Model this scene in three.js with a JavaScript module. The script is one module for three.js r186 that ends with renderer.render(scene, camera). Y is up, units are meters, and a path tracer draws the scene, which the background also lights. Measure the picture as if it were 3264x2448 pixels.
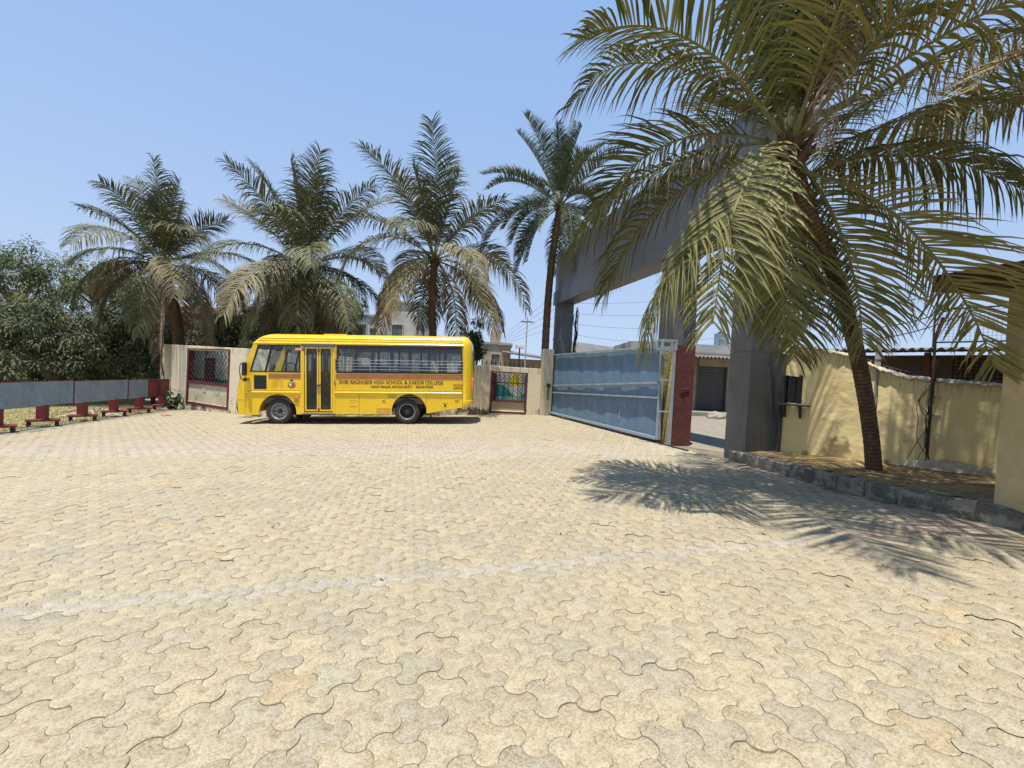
import * as THREE from 'three';
import { mergeGeometries, mergeVertices, toCreasedNormals } from 'three/addons/utils/BufferGeometryUtils.js';
import { RoundedBoxGeometry } from 'three/addons/geometries/RoundedBoxGeometry.js';

// ------------------------------------------------------------------ camera, sky, sun, exposure
const scene = new THREE.Scene();
const camera = new THREE.PerspectiveCamera(81.66, 4 / 3, 0.05, 600);
camera.position.set(0, 1.55, 0);
camera.rotation.set(-0.02031, 0, 0.05236, 'XYZ');
const renderer = new THREE.WebGLRenderer({ antialias: true });
renderer.setSize(1024, 768);
renderer.toneMapping = THREE.LinearToneMapping;
renderer.toneMappingExposure = 1.3;
renderer.shadowMap.enabled = true;
const skyTex = (() => {
  const W = 64, H = 256, d = new Float32Array(W * H * 4);
  for (let r = 0; r < H; r++) {
    const e = Math.max(0, ((r + 0.5) / H - 0.5) * 180);              // elevation in degrees
    const k = Math.pow(1 - Math.exp(-e / 27), 0.95);
    const c = [[0.47, 0.575, 0.745], [0.17, 0.325, 0.62]];
    for (let x = 0; x < W; x++) {
      const o = (r * W + x) * 4;
      for (let i = 0; i < 3; i++) d[o + i] = c[0][i] + (c[1][i] - c[0][i]) * k;
      d[o + 3] = 1;
    }
  }
  const t = new THREE.DataTexture(d, W, H, THREE.RGBAFormat, THREE.FloatType);
  t.mapping = THREE.EquirectangularReflectionMapping; t.magFilter = THREE.LinearFilter; t.needsUpdate = true;
  return t;
})();
scene.background = skyTex; scene.environment = skyTex;
const sun = new THREE.DirectionalLight(new THREE.Color().setRGB(1, 0.94, 0.83), 5);
sun.name = 'sun';
sun.position.set(-0.12 * 40, 40, 0.20 * 40 - 10); sun.target.position.set(0, 0, -10);
sun.castShadow = true; sun.shadow.radius = 1.2;
Object.assign(sun.shadow.camera, { left: -40, right: 40, top: 40, bottom: -40, near: 1, far: 120 });
sun.shadow.mapSize.set(4096, 4096);
scene.add(sun, sun.target);

// ------------------------------------------------------------------ helpers
const V = (x, y, z) => new THREE.Vector3(x, y, z);
const PI = Math.PI;
const rngOf = (s) => () => { s = (s + 0x6d2b79f5) | 0; let t = Math.imul(s ^ (s >>> 15), 1 | s); t = (t + Math.imul(t ^ (t >>> 7), 61 | t)) ^ t; return ((t ^ (t >>> 14)) >>> 0) / 4294967296; };
const clamp = (x, a, b) => Math.max(a, Math.min(b, x));
const mix = (a, b, t) => a + (b - a) * t;
const smooth = (a, b, x) => { const t = clamp((x - a) / (b - a), 0, 1); return t * t * (3 - 2 * t); };
const col = (r, g, b) => new THREE.Color().setRGB(r, g, b);
const SL = Math.tan(2.5 * PI / 180), TILT = 2.5 * PI / 180;
const gh = (x) => SL * clamp(x, -22, 14);                             // the yard rises gently from the lawn to the street

// tileable value noise
function noiseGrid(n, seed) { const r = rngOf(seed), g = new Float32Array(n * n); for (let i = 0; i < n * n; i++) g[i] = r(); return g; }
const GRID = noiseGrid(64, 77);
function vnoise(x, y, p) {                                            // period p (<= 64)
  let xi = Math.floor(x), yi = Math.floor(y); const fx = x - xi, fy = y - yi;
  const sx = fx * fx * (3 - 2 * fx), sy = fy * fy * (3 - 2 * fy);
  const w = (a) => ((a % p) + p) % p;
  const a = GRID[w(yi) * 64 + w(xi)], b = GRID[w(yi) * 64 + w(xi + 1)], c = GRID[w(yi + 1) * 64 + w(xi)], d = GRID[w(yi + 1) * 64 + w(xi + 1)];
  return mix(mix(a, b, sx), mix(c, d, sx), sy);
}
function fbm(u, v, f0, oct) { let s = 0, a = 0.5, f = f0, n = 0; for (let i = 0; i < oct; i++) { s += a * vnoise(u * f + i * 7.3 * 0, v * f, Math.min(64, f)); n += a; a *= 0.55; f = f * 2; if (f > 64) f = 64; } return s / n; }
function tex(w, h, fn, srgb = true) {
  const d = new Uint8Array(w * h * 4);
  for (let y = 0; y < h; y++) for (let x = 0; x < w; x++) {
    const c = fn((x + 0.5) / w, (y + 0.5) / h, x, y), o = (y * w + x) * 4;
    d[o] = clamp(c[0], 0, 255); d[o + 1] = clamp(c[1], 0, 255); d[o + 2] = clamp(c[2], 0, 255); d[o + 3] = 255;
  }
  const t = new THREE.DataTexture(d, w, h, THREE.RGBAFormat);
  t.wrapS = t.wrapT = THREE.RepeatWrapping; t.magFilter = THREE.LinearFilter; t.minFilter = THREE.LinearMipmapLinearFilter; t.generateMipmaps = true;
  if (srgb) t.colorSpace = THREE.SRGBColorSpace;
  t.needsUpdate = true;
  return t;
}
const rep = (t, x, y = x) => { const c = t.clone(); c.repeat.set(x, y); c.needsUpdate = true; return c; };

const rnd = rngOf(5);
// grain: fine speckle with coarse blotches, a multiplier near white
const grainRand = rngOf(91);
const grainArr = new Float32Array(512 * 512).map(() => grainRand());
const tGrain = tex(512, 512, (u, v, x, y) => {
  const g = (grainArr[y * 512 + x] + grainArr[y * 512 + ((x + 1) & 511)] + grainArr[((y + 1) & 511) * 512 + x]) / 3;
  const b = fbm(u, v, 8, 4);
  const k = vnoise(u * 64, v * 64, 64) - 0.5;
  let m = 238 + k * 62 + (b - 0.5) * 66 + (g - 0.5) * 125;
  if (g > 0.86) m += 12; if (g < 0.16) m -= 60;
  return [m, m * (0.985 + (b - 0.5) * 0.05), m * (0.955 + (b - 0.5) * 0.10)];
});
const tGrainBump = tex(512, 512, (u, v, x, y) => { const g = (grainArr[y * 512 + x] + grainArr[y * 512 + ((x + 1) & 511)] + grainArr[((y + 1) & 511) * 512 + x] + grainArr[((y + 1) & 511) * 512 + ((x + 1) & 511)]) / 4; const m = 255 * (0.35 * fbm(u, v, 16, 4) + 0.65 * g); return [m, m, m]; }, false);
const tBlotch = tex(512, 512, (u, v) => { const b = fbm(u, v, 4, 6), c = fbm(v, u, 16, 4); const m = 236 + (b - 0.5) * 70 + (c - 0.5) * 36; return [m, m * 0.99, m * (0.97 + (b - 0.5) * 0.06)]; });
const tSoft = tex(512, 512, (u, v) => { const b = fbm(u, v, 4, 6), c = fbm(v, u, 32, 3); const m = 247 + (b - 0.5) * 30 + (c - 0.5) * 14; return [m, m * 0.995, m * 0.98]; });
const tLump = tex(512, 512, (u, v) => { const m = 255 * (0.6 * fbm(u, v, 4, 5) + 0.4 * fbm(v, u, 16, 4)); return [m, m, m]; }, false);
const tRough = tex(256, 256, (u, v) => { const m = 255 * (0.55 + 0.9 * (fbm(u, v, 8, 5) - 0.5)); return [m, m, m]; }, false);

function mat(c, o = {}) { const { phys, ...r } = o; return new (phys ? THREE.MeshPhysicalMaterial : THREE.MeshStandardMaterial)({ color: c.isColor ? c : col(...c), roughness: 0.85, ...r }); }

// metric uv from the dominant axis of each face
function metricUV(g, s = 1, ox = 0, oy = 0) {
  g = g.index ? g.toNonIndexed() : g;
  if (!g.attributes.normal) g.computeVertexNormals();
  const p = g.attributes.position, n = p.count, uv = new Float32Array(n * 2), a = V(), b = V(), c = V(), e = V(), f = V();
  for (let i = 0; i < n; i += 3) {
    a.fromBufferAttribute(p, i); b.fromBufferAttribute(p, i + 1); c.fromBufferAttribute(p, i + 2);
    e.subVectors(b, a).cross(f.subVectors(c, a));
    const ax = Math.abs(e.x), ay = Math.abs(e.y), az = Math.abs(e.z);
    for (let k = 0; k < 3; k++) {
      const q = [a, b, c][k];
      const [x, y] = ay >= ax && ay >= az ? [q.x, q.z] : ax >= az ? [q.z, q.y] : [q.x, q.y];
      uv[(i + k) * 2] = x * s + ox; uv[(i + k) * 2 + 1] = y * s + oy;
    }
  }
  g.setAttribute('uv', new THREE.BufferAttribute(uv, 2));
  return g;
}
const clean = (g) => { g = g.index ? g.toNonIndexed() : g; for (const k of Object.keys(g.attributes)) if (!['position', 'normal', 'uv', 'color'].includes(k)) g.deleteAttribute(k); return g; };
const join = (list) => (list.length === 1 ? list[0] : mergeGeometries(list.map(clean)));
const at = (g, x, y, z, rx = 0, ry = 0, rz = 0) => g.applyMatrix4(new THREE.Matrix4().compose(V(x, y, z), new THREE.Quaternion().setFromEuler(new THREE.Euler(rx, ry, rz, 'YXZ')), V(1, 1, 1)));
const box = (x, y, z, w, h, d) => new THREE.BoxGeometry(w, h, d).translate(x, y, z);             // centre, size
const box2 = (x0, x1, y0, y1, z0, z1) => box((x0 + x1) / 2, (y0 + y1) / 2, (z0 + z1) / 2, x1 - x0, y1 - y0, z1 - z0);
const rbox2 = (x0, x1, y0, y1, z0, z1, r = 0.01, s = 2) => new RoundedBoxGeometry(x1 - x0, y1 - y0, z1 - z0, s, r).translate((x0 + x1) / 2, (y0 + y1) / 2, (z0 + z1) / 2);
function rod(a, b, r, r2 = r, seg = 8) { const d = new THREE.Vector3().subVectors(b, a), g = new THREE.CylinderGeometry(r2, r, d.length(), seg, 1); g.applyQuaternion(new THREE.Quaternion().setFromUnitVectors(V(0, 1, 0), d.clone().normalize())); g.translate((a.x + b.x) / 2, (a.y + b.y) / 2, (a.z + b.z) / 2); return g; }
function tube(pts, r, seg = 24, rad = 6) { return new THREE.TubeGeometry(new THREE.CatmullRomCurve3(pts), seg, r, rad, false); }
function shapeOf(pts) { const s = new THREE.Shape(); pts.forEach(([x, y], i) => (i ? s.lineTo(x, y) : s.moveTo(x, y))); s.closePath(); return s; }
function slab(pts, y0, y1, o = {}) {                                                              // plan polygon [x, z] raised from y0 to y1
  const g = new THREE.ExtrudeGeometry(shapeOf(pts.map(([x, z]) => [x, -z])), { depth: y1 - y0, bevelEnabled: !!o.bevel, bevelSize: o.bevel || 0, bevelThickness: o.bevel || 0, bevelSegments: 1, bevelOffset: -(o.bevel || 0) });
  return g.rotateX(-PI / 2).translate(0, y0, 0);
}
const used = new Map();
function numbered(n) { const k = used.get(n) || 0; used.set(n, k + 1); return k ? n + '_' + String(k).padStart(3, '0') : n; }
function thing(name, label, category, [x, y, z] = [0, 0, 0], ry = 0, group) {
  const o = new THREE.Group(); o.name = numbered(name); o.userData = { label, category, kind: 'thing' }; if (group) o.userData.group = group;
  o.position.set(x, y, z); o.rotation.y = ry; scene.add(o); return o;
}
function part(parent, name, geo, m, label) { const o = new THREE.Mesh(geo, m); o.name = name; if (label) o.userData.label = label; parent.add(o); return o; }
function single(name, geo, m, label, category, group) { const o = new THREE.Mesh(geo, m); o.name = numbered(name); o.userData = { label, category, kind: 'thing' }; if (group) o.userData.group = group; scene.add(o); return o; }
function structure(name, geo, m, parent = scene) { const o = geo ? new THREE.Mesh(geo, m) : new THREE.Group(); o.name = numbered(name); o.userData.kind = 'structure'; parent.add(o); return o; }
// a thing laid along a ground line: local x runs from a to b, z faces the camera side, y up from a level base
function alongLine(name, label, category, a, b, y, group) { const o = thing(name, label, category, [a[0], y, a[1]], Math.atan2(-(b[1] - a[1]), b[0] - a[0]), group); return [o, Math.hypot(b[0] - a[0], b[1] - a[1])]; }

// ------------------------------------------------------------------ materials
const M = {
  sand: mat([0.24, 0.195, 0.125], { map: rep(tGrain, 2), roughness: 1 }),
  dirt: mat([0.33, 0.28, 0.19], { map: rep(tGrain, 1), bumpMap: rep(tLump, 0.7), bumpScale: 0.03, roughness: 1 }),
  greyDirt: mat([0.27, 0.24, 0.195], { map: rep(tGrain, 1.3), bumpMap: tGrainBump, bumpScale: 0.01, roughness: 1 }),
  lawn: mat([0.40, 0.35, 0.17], { map: rep(tGrain, 0.8), roughness: 1 }),
  street: mat([0.30, 0.275, 0.235], { map: rep(tGrain, 0.9), bumpMap: rep(tGrainBump, 2), bumpScale: 0.004, roughness: 0.95 }),
  kerb: mat([0.16, 0.155, 0.14], { map: rep(tBlotch, 1.5), bumpMap: rep(tLump, 2.5), bumpScale: 0.03, roughness: 0.95 }),
  cream: mat([0.60, 0.54, 0.40], { map: rep(tBlotch, 0.6), bumpMap: rep(tLump, 2), bumpScale: 0.006, roughness: 0.9 }),
  yellowPlaster: mat([0.60, 0.47, 0.20], { map: rep(tBlotch, 0.7), bumpMap: rep(tLump, 1.6), bumpScale: 0.03, roughness: 0.9 }),
  houseWall: mat([0.72, 0.57, 0.30], { map: rep(tBlotch, 0.5), bumpMap: rep(tLump, 3), bumpScale: 0.004, roughness: 0.85 }),
  maroon: mat([0.13, 0.022, 0.028], { map: rep(tBlotch, 1), roughness: 0.6 }),
  redPaint: mat([0.125, 0.03, 0.026], { map: rep(tBlotch, 1.2), bumpMap: rep(tLump, 6), bumpScale: 0.012, roughness: 0.7 }),
  darkMetal: mat([0.03, 0.03, 0.032], { roughness: 0.6, metalness: 0.3 }),
  blackPlastic: mat([0.018, 0.018, 0.02], { roughness: 0.45 }),
  rubber: mat([0.055, 0.05, 0.045], { map: rep(tBlotch, 2), roughness: 0.95 }),
  steel: mat([0.17, 0.175, 0.185], { roughness: 0.5, metalness: 1 }),
  rimPaint: mat([0.42, 0.43, 0.45], { roughness: 0.45, metalness: 0.4, map: rep(tBlotch, 3) }),
  rimDark: mat([0.10, 0.095, 0.09], { roughness: 0.6, metalness: 0.3, map: rep(tBlotch, 3) }),
  busYellow: mat([0.90, 0.585, 0.010], { phys: true, roughness: 0.42, clearcoat: 0.5, clearcoatRoughness: 0.15, map: rep(tSoft, 0.35), roughnessMap: tRough }),
  busPatch: mat([0.74, 0.42, 0.05], { roughness: 0.6, map: rep(tBlotch, 1.5) }),
  band: mat([0.45, 0.165, 0.07], { roughness: 0.5, map: rep(tBlotch, 0.6) }),
  amber: mat([0.62, 0.20, 0.04], { phys: true, roughness: 0.2, clearcoat: 0.6 }),
  pane: new THREE.MeshPhysicalMaterial({ color: col(0.86, 0.90, 0.93), roughness: 0.02, transmission: 1, thickness: 0, ior: 1.5 }),
  tintPane: new THREE.MeshPhysicalMaterial({ color: col(0.62, 0.66, 0.68), roughness: 0.03, transmission: 1, thickness: 0, ior: 1.5 }),
  interior: mat([0.16, 0.155, 0.15], { roughness: 0.8 }),
  floorMat: mat([0.14, 0.135, 0.125], { roughness: 0.8, map: rep(tBlotch, 1) }),
  lining: mat([0.34, 0.33, 0.31], { roughness: 0.8 }),
  dustyBlack: mat([0.16, 0.14, 0.115], { roughness: 0.95, map: rep(tBlotch, 1.5) }),
  seat: mat([0.11, 0.115, 0.13], { roughness: 0.8 }),
  gateBlue: mat([0.14, 0.235, 0.35], { map: rep(tBlotch, 0.8), roughness: 0.7, bumpMap: rep(tLump, 1.2), bumpScale: 0.006 }),
  gateRail: mat([0.33, 0.41, 0.47], { map: rep(tBlotch, 1.5), roughness: 0.5 }),
  panelGrey: mat([0.082, 0.087, 0.099], { phys: true, roughness: 0.42, map: rep(tBlotch, 0.4), clearcoat: 0.2, clearcoatRoughness: 0.3 }),
  panelJoint: mat([0.02, 0.02, 0.022], { roughness: 0.9 }),
  boardBlue: mat([0.24, 0.335, 0.45], { map: rep(tBlotch, 0.8), roughness: 0.6 }),
  boardRed: mat([0.24, 0.032, 0.03], { map: rep(tBlotch, 1.2), roughness: 0.6 }),
  canopyRed: mat([0.16, 0.035, 0.02], { map: rep(tBlotch, 1), roughness: 0.7 }),
  rust: mat([0.12, 0.075, 0.05], { map: rep(tBlotch, 2), bumpMap: rep(tLump, 4), bumpScale: 0.01, roughness: 0.9 }),
  shutter: mat([0.15, 0.145, 0.14], { map: rep(tBlotch, 1), roughness: 0.6, metalness: 0.3 }),
  greyWall: mat([0.42, 0.42, 0.42], { map: rep(tBlotch, 0.4), roughness: 0.9 }),
  whiteWall: mat([0.62, 0.60, 0.57], { map: rep(tBlotch, 0.3), roughness: 0.9 }),
  pinkWall: mat([0.55, 0.27, 0.25], { map: rep(tBlotch, 0.3), roughness: 0.9 }),
  tan: mat([0.47, 0.38, 0.26], { map: rep(tBlotch, 0.5), roughness: 0.9 }),
  sheetRoof: mat([0.18, 0.17, 0.165], { map: rep(tBlotch, 0.8), roughness: 0.8 }),
  limeMortar: mat([0.60, 0.55, 0.43], { map: rep(tBlotch, 2), bumpMap: rep(tLump, 5), bumpScale: 0.02, roughness: 0.95 }),
  concrete: mat([0.36, 0.33, 0.28], { map: rep(tBlotch, 1), bumpMap: rep(tLump, 3), bumpScale: 0.02, roughness: 0.95 }),
  wire: mat([0.03, 0.03, 0.032], { roughness: 0.7 }),
  wood: mat([0.05, 0.035, 0.025], { map: rep(tBlotch, 2), roughness: 0.8 }),
  postWhite: mat([0.55, 0.53, 0.50], { map: rep(tBlotch, 2), roughness: 0.6 }),
  glassShard: new THREE.MeshPhysicalMaterial({ color: col(0.80, 0.86, 0.82), roughness: 0.08, transmission: 0.7, thickness: 0, ior: 1.5 }),
  leaf: new THREE.MeshPhysicalMaterial({ color: 0xffffff, vertexColors: true, roughness: 0.72, transmission: 0.16, thickness: 0, clearcoat: 0.25, clearcoatRoughness: 0.4, ior: 1.45 }),
  treeLeaf: new THREE.MeshPhysicalMaterial({ color: 0xffffff, vertexColors: true, roughness: 0.8, transmission: 0.2, thickness: 0, clearcoat: 0.12, clearcoatRoughness: 0.5, ior: 1.45 }),
  dryLeaf: mat([1, 1, 1], { vertexColors: true, roughness: 0.9 }),
  bark: mat([0.155, 0.115, 0.08], { map: rep(tBlotch, 3), bumpMap: rep(tLump, 6), bumpScale: 0.02, roughness: 0.95 }),
  treeBark: mat([0.09, 0.07, 0.055], { map: rep(tBlotch, 2), bumpMap: rep(tLump, 4), bumpScale: 0.03, roughness: 0.95 }),
  shrubA: mat([0.06, 0.12, 0.04], { roughness: 0.6 }),
  shrubB: mat([0.10, 0.16, 0.07], { roughness: 0.6 }),
  fibre: mat([0.13, 0.075, 0.04], { map: rep(tBlotch, 4), roughness: 1 }),
};

// ------------------------------------------------------------------ ground
{
  const g = new THREE.PlaneGeometry(500, 500, 100, 4).rotateX(-PI / 2), p = g.attributes.position;
  for (let i = 0; i < p.count; i++) { const x = p.getX(i); p.setX(i, Math.sign(x) * Math.pow(Math.abs(x) / 250, 2.2) * 250); p.setY(i, gh(p.getX(i)) - 0.09); }
  g.computeVertexNormals();
  structure('ground', metricUV(g), M.dirt);
}
const yard = structure('pavement'); yard.rotation.z = TILT;                // paved yard: a tilted plane, its parts are the pavers
const K = Math.cos(TILT);
{
  const bed = slab([[-14.4, 4], [-12.2, -8.5], [-12.55, -11.2], [-13.45, -14], [-13.9, -18.6], [-8.4, -16.4], [1.3, -17.5], [1.6, -17.6], [4.1, -9.4], [5.2, -9], [8, 4]], -0.06, -0.013);
  part(yard, 'bedding_sand', metricUV(bed), M.sand);
}
// trefoil paver: a hexagon whose sides bulge out and in by turns, so that copies interlock
const PS = 0.21, PA = -13 * PI / 180;
function paverOutline(n, gap) {
  const R = PS / Math.sqrt(3), pts = [];
  for (let k = 0; k < 6; k++) {
    const th = PA + k * PI / 3, a0 = th - PI / 6, a1 = th + PI / 6, sgn = k % 2 ? -1 : 1;
    const ax = Math.cos(a0) * R, az = Math.sin(a0) * R, bx = Math.cos(a1) * R, bz = Math.sin(a1) * R, c = R, s = c * 0.30, rr = (c * c / 4 + s * s) / (2 * s), half = Math.asin(c / 2 / rr);
    const mx = (ax + bx) / 2, mz = (az + bz) / 2, ox = Math.cos(th) * sgn, oz = Math.sin(th) * sgn, tx = (bx - ax) / c, tz = (bz - az) / c;
    const ccx = mx - ox * (rr - s), ccz = mz - oz * (rr - s), r2 = rr - sgn * gap;
    for (let i = 0; i < n; i++) {
      const f = -half + (2 * half) * (i + (gap ? 0.04 : 0)) / n, e = clamp(f, -half * 0.97, half * 0.97);
      pts.push([ccx + (ox * Math.cos(e)) * r2 + tx * Math.sin(e) * r2, ccz + (oz * Math.cos(e)) * r2 + tz * Math.sin(e) * r2]);
    }
  }
  return pts;
}
function paverGeo(n, gap, bevel, depth, sides) {
  const o = paverOutline(n, gap), i = paverOutline(n, gap + bevel), N = o.length, pos = [], idx = [];
  for (const [x, z] of i) pos.push(x, 0, z);
  for (const [x, z] of o) pos.push(x, -bevel * 0.7, z);
  if (sides) for (const [x, z] of o) pos.push(x, -depth, z);
  pos.push(0, 0, 0); const c = pos.length / 3 - 1;
  for (let k = 0; k < N; k++) {
    const l = (k + 1) % N;
    idx.push(c, l, k, k, l, N + l, k, N + l, N + k);
    if (sides) idx.push(N + k, N + l, 2 * N + l, N + k, 2 * N + l, 2 * N + k);
  }
  const g = new THREE.BufferGeometry(); g.setAttribute('position', new THREE.Float32BufferAttribute(pos, 3)); g.setIndex(idx);
  return toCreasedNormals(g, 0.9);
}
const A1 = [Math.cos(PA) * PS, Math.sin(PA) * PS], A2 = [Math.cos(PA + PI / 3) * PS, Math.sin(PA + PI / 3) * PS];
const WHITE_ROW = -19;                                                     // the row of pale pavers
const inPoly = (x, z, poly) => { let r = false; for (let i = 0, j = poly.length - 1; i < poly.length; j = i++) { const [xi, zi] = poly[i], [xj, zj] = poly[j]; if ((zi > z) !== (zj > z) && x < ((xj - xi) * (z - zi)) / (zj - zi) + xi) r = !r; } return r; };
const YARD = [[-13.6, 1], [-11.9, -8.5], [-12.05, -11.2], [-12.75, -14], [-13.2, -17.6], [-12.6, -18.1], [-8.4, -16.35], [1.2, -17.35], [1.52, -17.4], [3.62, -9.7], [4.0, -8.75], [4.16, -8.0], [4.36, -6.86], [4.55, -5.9], [4.9, -5.2], [5.3, -4.55], [6.2, -1.5], [7, 1]];
function paverTone(x, z, row, r) {
  const t = r(), w = 0.915 + 0.12 * r(), gq = Math.pow(r(), 2.4) * 0.95;
  let c = t < 0.985 ? [mix(0.448, 0.402, gq), mix(0.387, 0.362, gq), mix(0.270, 0.280, gq)] : [0.465, 0.38, 0.245];
  if (row === WHITE_ROW && x < 3.3) c = [0.430, 0.392, 0.322];
  else if (row === WHITE_ROW) c = [0.49, 0.37, 0.30];
  const bz = z + 0.03 * x;
  if (bz < -8.25 && bz > -9.15 && r() < 0.85) c = [0.445, 0.403, 0.325];
  else if (bz <= -9.15 && bz > -10.3 && r() < 0.8) c = x < 0 ? [0.452, 0.375, 0.305] : [0.455, 0.402, 0.318];
  if (x > 3.4 + (z + 8) * 0.28 && z > -7.5 && r() < 0.5) c = [0.46, 0.36, 0.28];
  const dirt = 0.93 + 0.16 * fbm(((x * 0.07 + 5) % 1 + 1) % 1, ((z * 0.09 + 5) % 1 + 1) % 1, 4, 4);   // dust and wear lie in broad patches
  return [c[0] * w * dirt, c[1] * w * dirt * 0.998, c[2] * w * (dirt * 0.9 + 0.1)];
}
{
  const near = [], far = [], r = rngOf(12);
  for (let j = -120; j < 60; j++) for (let i = -140; i < 140; i++) {
    const x = i * A1[0] + j * A2[0], z = i * A1[1] + j * A2[1];
    if (z > -0.9 || z < -18.4 || Math.abs(x) > 14 || Math.abs(x) > 1.22 * -z + 0.7) continue;
    if (!inPoly(x * K, z, YARD)) continue;
    (Math.hypot(x, z + 0.4) < 30 ? near : far).push([x, z, j, Math.hypot(x, z + 0.2)]);
  }
  // the 300 that show largest: the closest ones inside the frame
  const inFrame = (p) => p[1] < -1.62 && Math.abs(p[0]) < 1.13 * -p[1];
  near.sort((a, b) => a[3] - b[3]);
  const seen = near.filter(inFrame), single300 = new Set(seen.slice(0, 300));
  const variants = [];
  const gNear = paverGeo(6, 0.0011, 0.006, 0.04, true);
  const toneMats = [];
  for (let k = 0; k < 14; k++) toneMats.push(null);
  const rv = rngOf(3);
  for (let k = 0; k < 6; k++) variants.push(metricUV(gNear.clone(), 2.2, rv(), rv()));
  const pavMat = (c) => mat(c, { map: tGrain, bumpMap: tGrainBump, bumpScale: 0.0035, roughness: 0.93 });
  const bucket = new Map();
  const big = [];
  for (const p of near) {
    const tone = paverTone(p[0], p[1], p[2], r), dy = (r() - 0.5) * 0.004 - (r() < 0.07 ? 0.005 : 0), rx = (r() - 0.5) * 0.034, rz = (r() - 0.5) * 0.034;
    if (single300.has(p)) {
      const q = tone.map((v) => Math.round(v * 60) / 60 ), key = q.join();
      if (!bucket.has(key)) bucket.set(key, pavMat(tone));
      const m = part(yard, 'paver', variants[Math.floor(r() * 6)], bucket.get(key));
      m.position.set(p[0], dy, p[1]); m.rotation.set(rx, 0, rz);
    } else big.push([p, tone, dy, rx, rz]);
  }
  // the remaining pavers, real pieces joined into one part
  const gMid = [paverGeo(5, 0.0012, 0.006, 0.03, false), paverGeo(3, 0.0014, 0.007, 0.03, false), paverGeo(2, 0.002, 0.008, 0.03, false)];
  let total = 0;
  const lod = (d) => (d < 5 ? 0 : d < 10 ? 1 : 2);
  for (const [p] of big) total += gMid[lod(p[3])].attributes.position.count;
  const pos = new Float32Array(total * 3), nor = new Float32Array(total * 3), uv = new Float32Array(total * 2), co = new Float32Array(total * 3);
  let o = 0; const m4 = new THREE.Matrix4(), v = V(), e = new THREE.Euler(), qn = new THREE.Quaternion();
  for (const [p, tone, dy, rx, rz] of big) {
    const g = gMid[lod(p[3])], gp = g.attributes.position, gn = g.attributes.normal;
    m4.compose(V(p[0], dy, p[1]), qn.setFromEuler(e.set(rx, 0, rz)), V(1, 1, 1));
    for (let i = 0; i < gp.count; i++, o++) {
      v.fromBufferAttribute(gp, i).applyMatrix4(m4); pos.set([v.x, v.y, v.z], o * 3); uv[o * 2] = v.x * 2.2 + p[2] * 0.31; uv[o * 2 + 1] = v.z * 2.2 + p[2] * 0.17;
      v.fromBufferAttribute(gn, i).transformDirection(m4); nor.set([v.x, v.y, v.z], o * 3); co.set(tone, o * 3);
    }
  }
  const G = new THREE.BufferGeometry();
  G.setAttribute('position', new THREE.BufferAttribute(pos, 3)); G.setAttribute('normal', new THREE.BufferAttribute(nor, 3)); G.setAttribute('uv', new THREE.BufferAttribute(uv, 2)); G.setAttribute('color', new THREE.BufferAttribute(co, 3));
  const s = part(yard, 'far_pavers', G, mat([1, 1, 1], { vertexColors: true, map: tGrain, bumpMap: tGrainBump, bumpScale: 0.003, roughness: 0.93 }));
  s.userData.kind = 'stuff';
  console.log('pavers', near.length, 'single', single300.size, 'tri', total / 3, 'white row', WHITE_ROW);
}
// lawn, grey verge, street beyond the gate: sheets in the same tilted plane
const tilted = (g) => { g.rotateZ(TILT); return g; };
structure('verge_path', metricUV(tilted(slab([[-11.6, -7.5], [-11.9, -10.2], [-12.6, -13.4], [-13.1, -16.2], [-12.7, -17.95], [-15.4, -19.9], [-14.6, -16.5], [-13.4, -13], [-12.75, -10], [-12.3, -7.5]], -0.03, -0.004))), M.greyDirt);
structure('lawn', metricUV(tilted(slab([[-12.35, -6], [-12.9, -10.2], [-13.5, -13.2], [-14.2, -16.4], [-15.3, -19.6], [-22, -26], [-42, -26], [-42, -6]], -0.03, 0.002))), M.lawn);
structure('road', metricUV(tilted(slab([[1.9, -17.9], [4.05, -9.6], [4.6, -8.9], [9, -12], [12, -20], [20, -60], [-30, -60], [-6, -22]], -0.03, -0.008))), M.street);

// ------------------------------------------------------------------ boundary walls
// cream wall with dirt and moss stains along its foot and streaks under its coping
function stainedWall(L, H, seed, amount) {
  const r = rngOf(seed), ox = r(), oy = r();
  const t = tex(1024, 256, (u, v) => {
    const x = u * L, y = v * H, n = fbm((x * 0.22 + ox) % 1, (y * 0.22 + oy) % 1, 8, 6), n2 = fbm((x * 0.11 + oy) % 1, (y * 0.5 + ox) % 1, 16, 4), b = fbm((x * 0.09) % 1, (y * 0.09) % 1, 4, 5);
    let c = [214 + (b - 0.5) * 34, 201 + (b - 0.5) * 34, 172 + (b - 0.5) * 30];
    const foot = y < 0.75 * amount * (0.35 + n2) && n > 0.42 + y * 0.25 ? smooth(0.42 + y * 0.25, 0.56 + y * 0.25, n) : 0;
    c = c.map((q, i) => mix(q, [88, 78, 62][i], 0.85 * foot));
    const crack = Math.abs(fbm((x * 0.3 + 0.3) % 1, (y * 0.3) % 1, 16, 3) - 0.5) < 0.012 && y < 0.6 * amount ? 1 : 0;
    c = c.map((q) => q * (1 - 0.45 * crack));
    const streak = y > H - 0.7 * n2 ? smooth(0.5, 0.75, fbm((x * 0.5 + ox) % 1, (y * 0.03) % 1, 32, 3)) : 0;
    return c.map((q, i) => mix(q, [140, 126, 100][i], 0.35 * streak));
  });
  t.wrapS = t.wrapT = THREE.ClampToEdgeWrapping;
  return new THREE.MeshStandardMaterial({ map: t, bumpMap: rep(tLump, L * 0.9, H * 0.9), bumpScale: 0.012, roughness: 0.92 });
}
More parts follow.
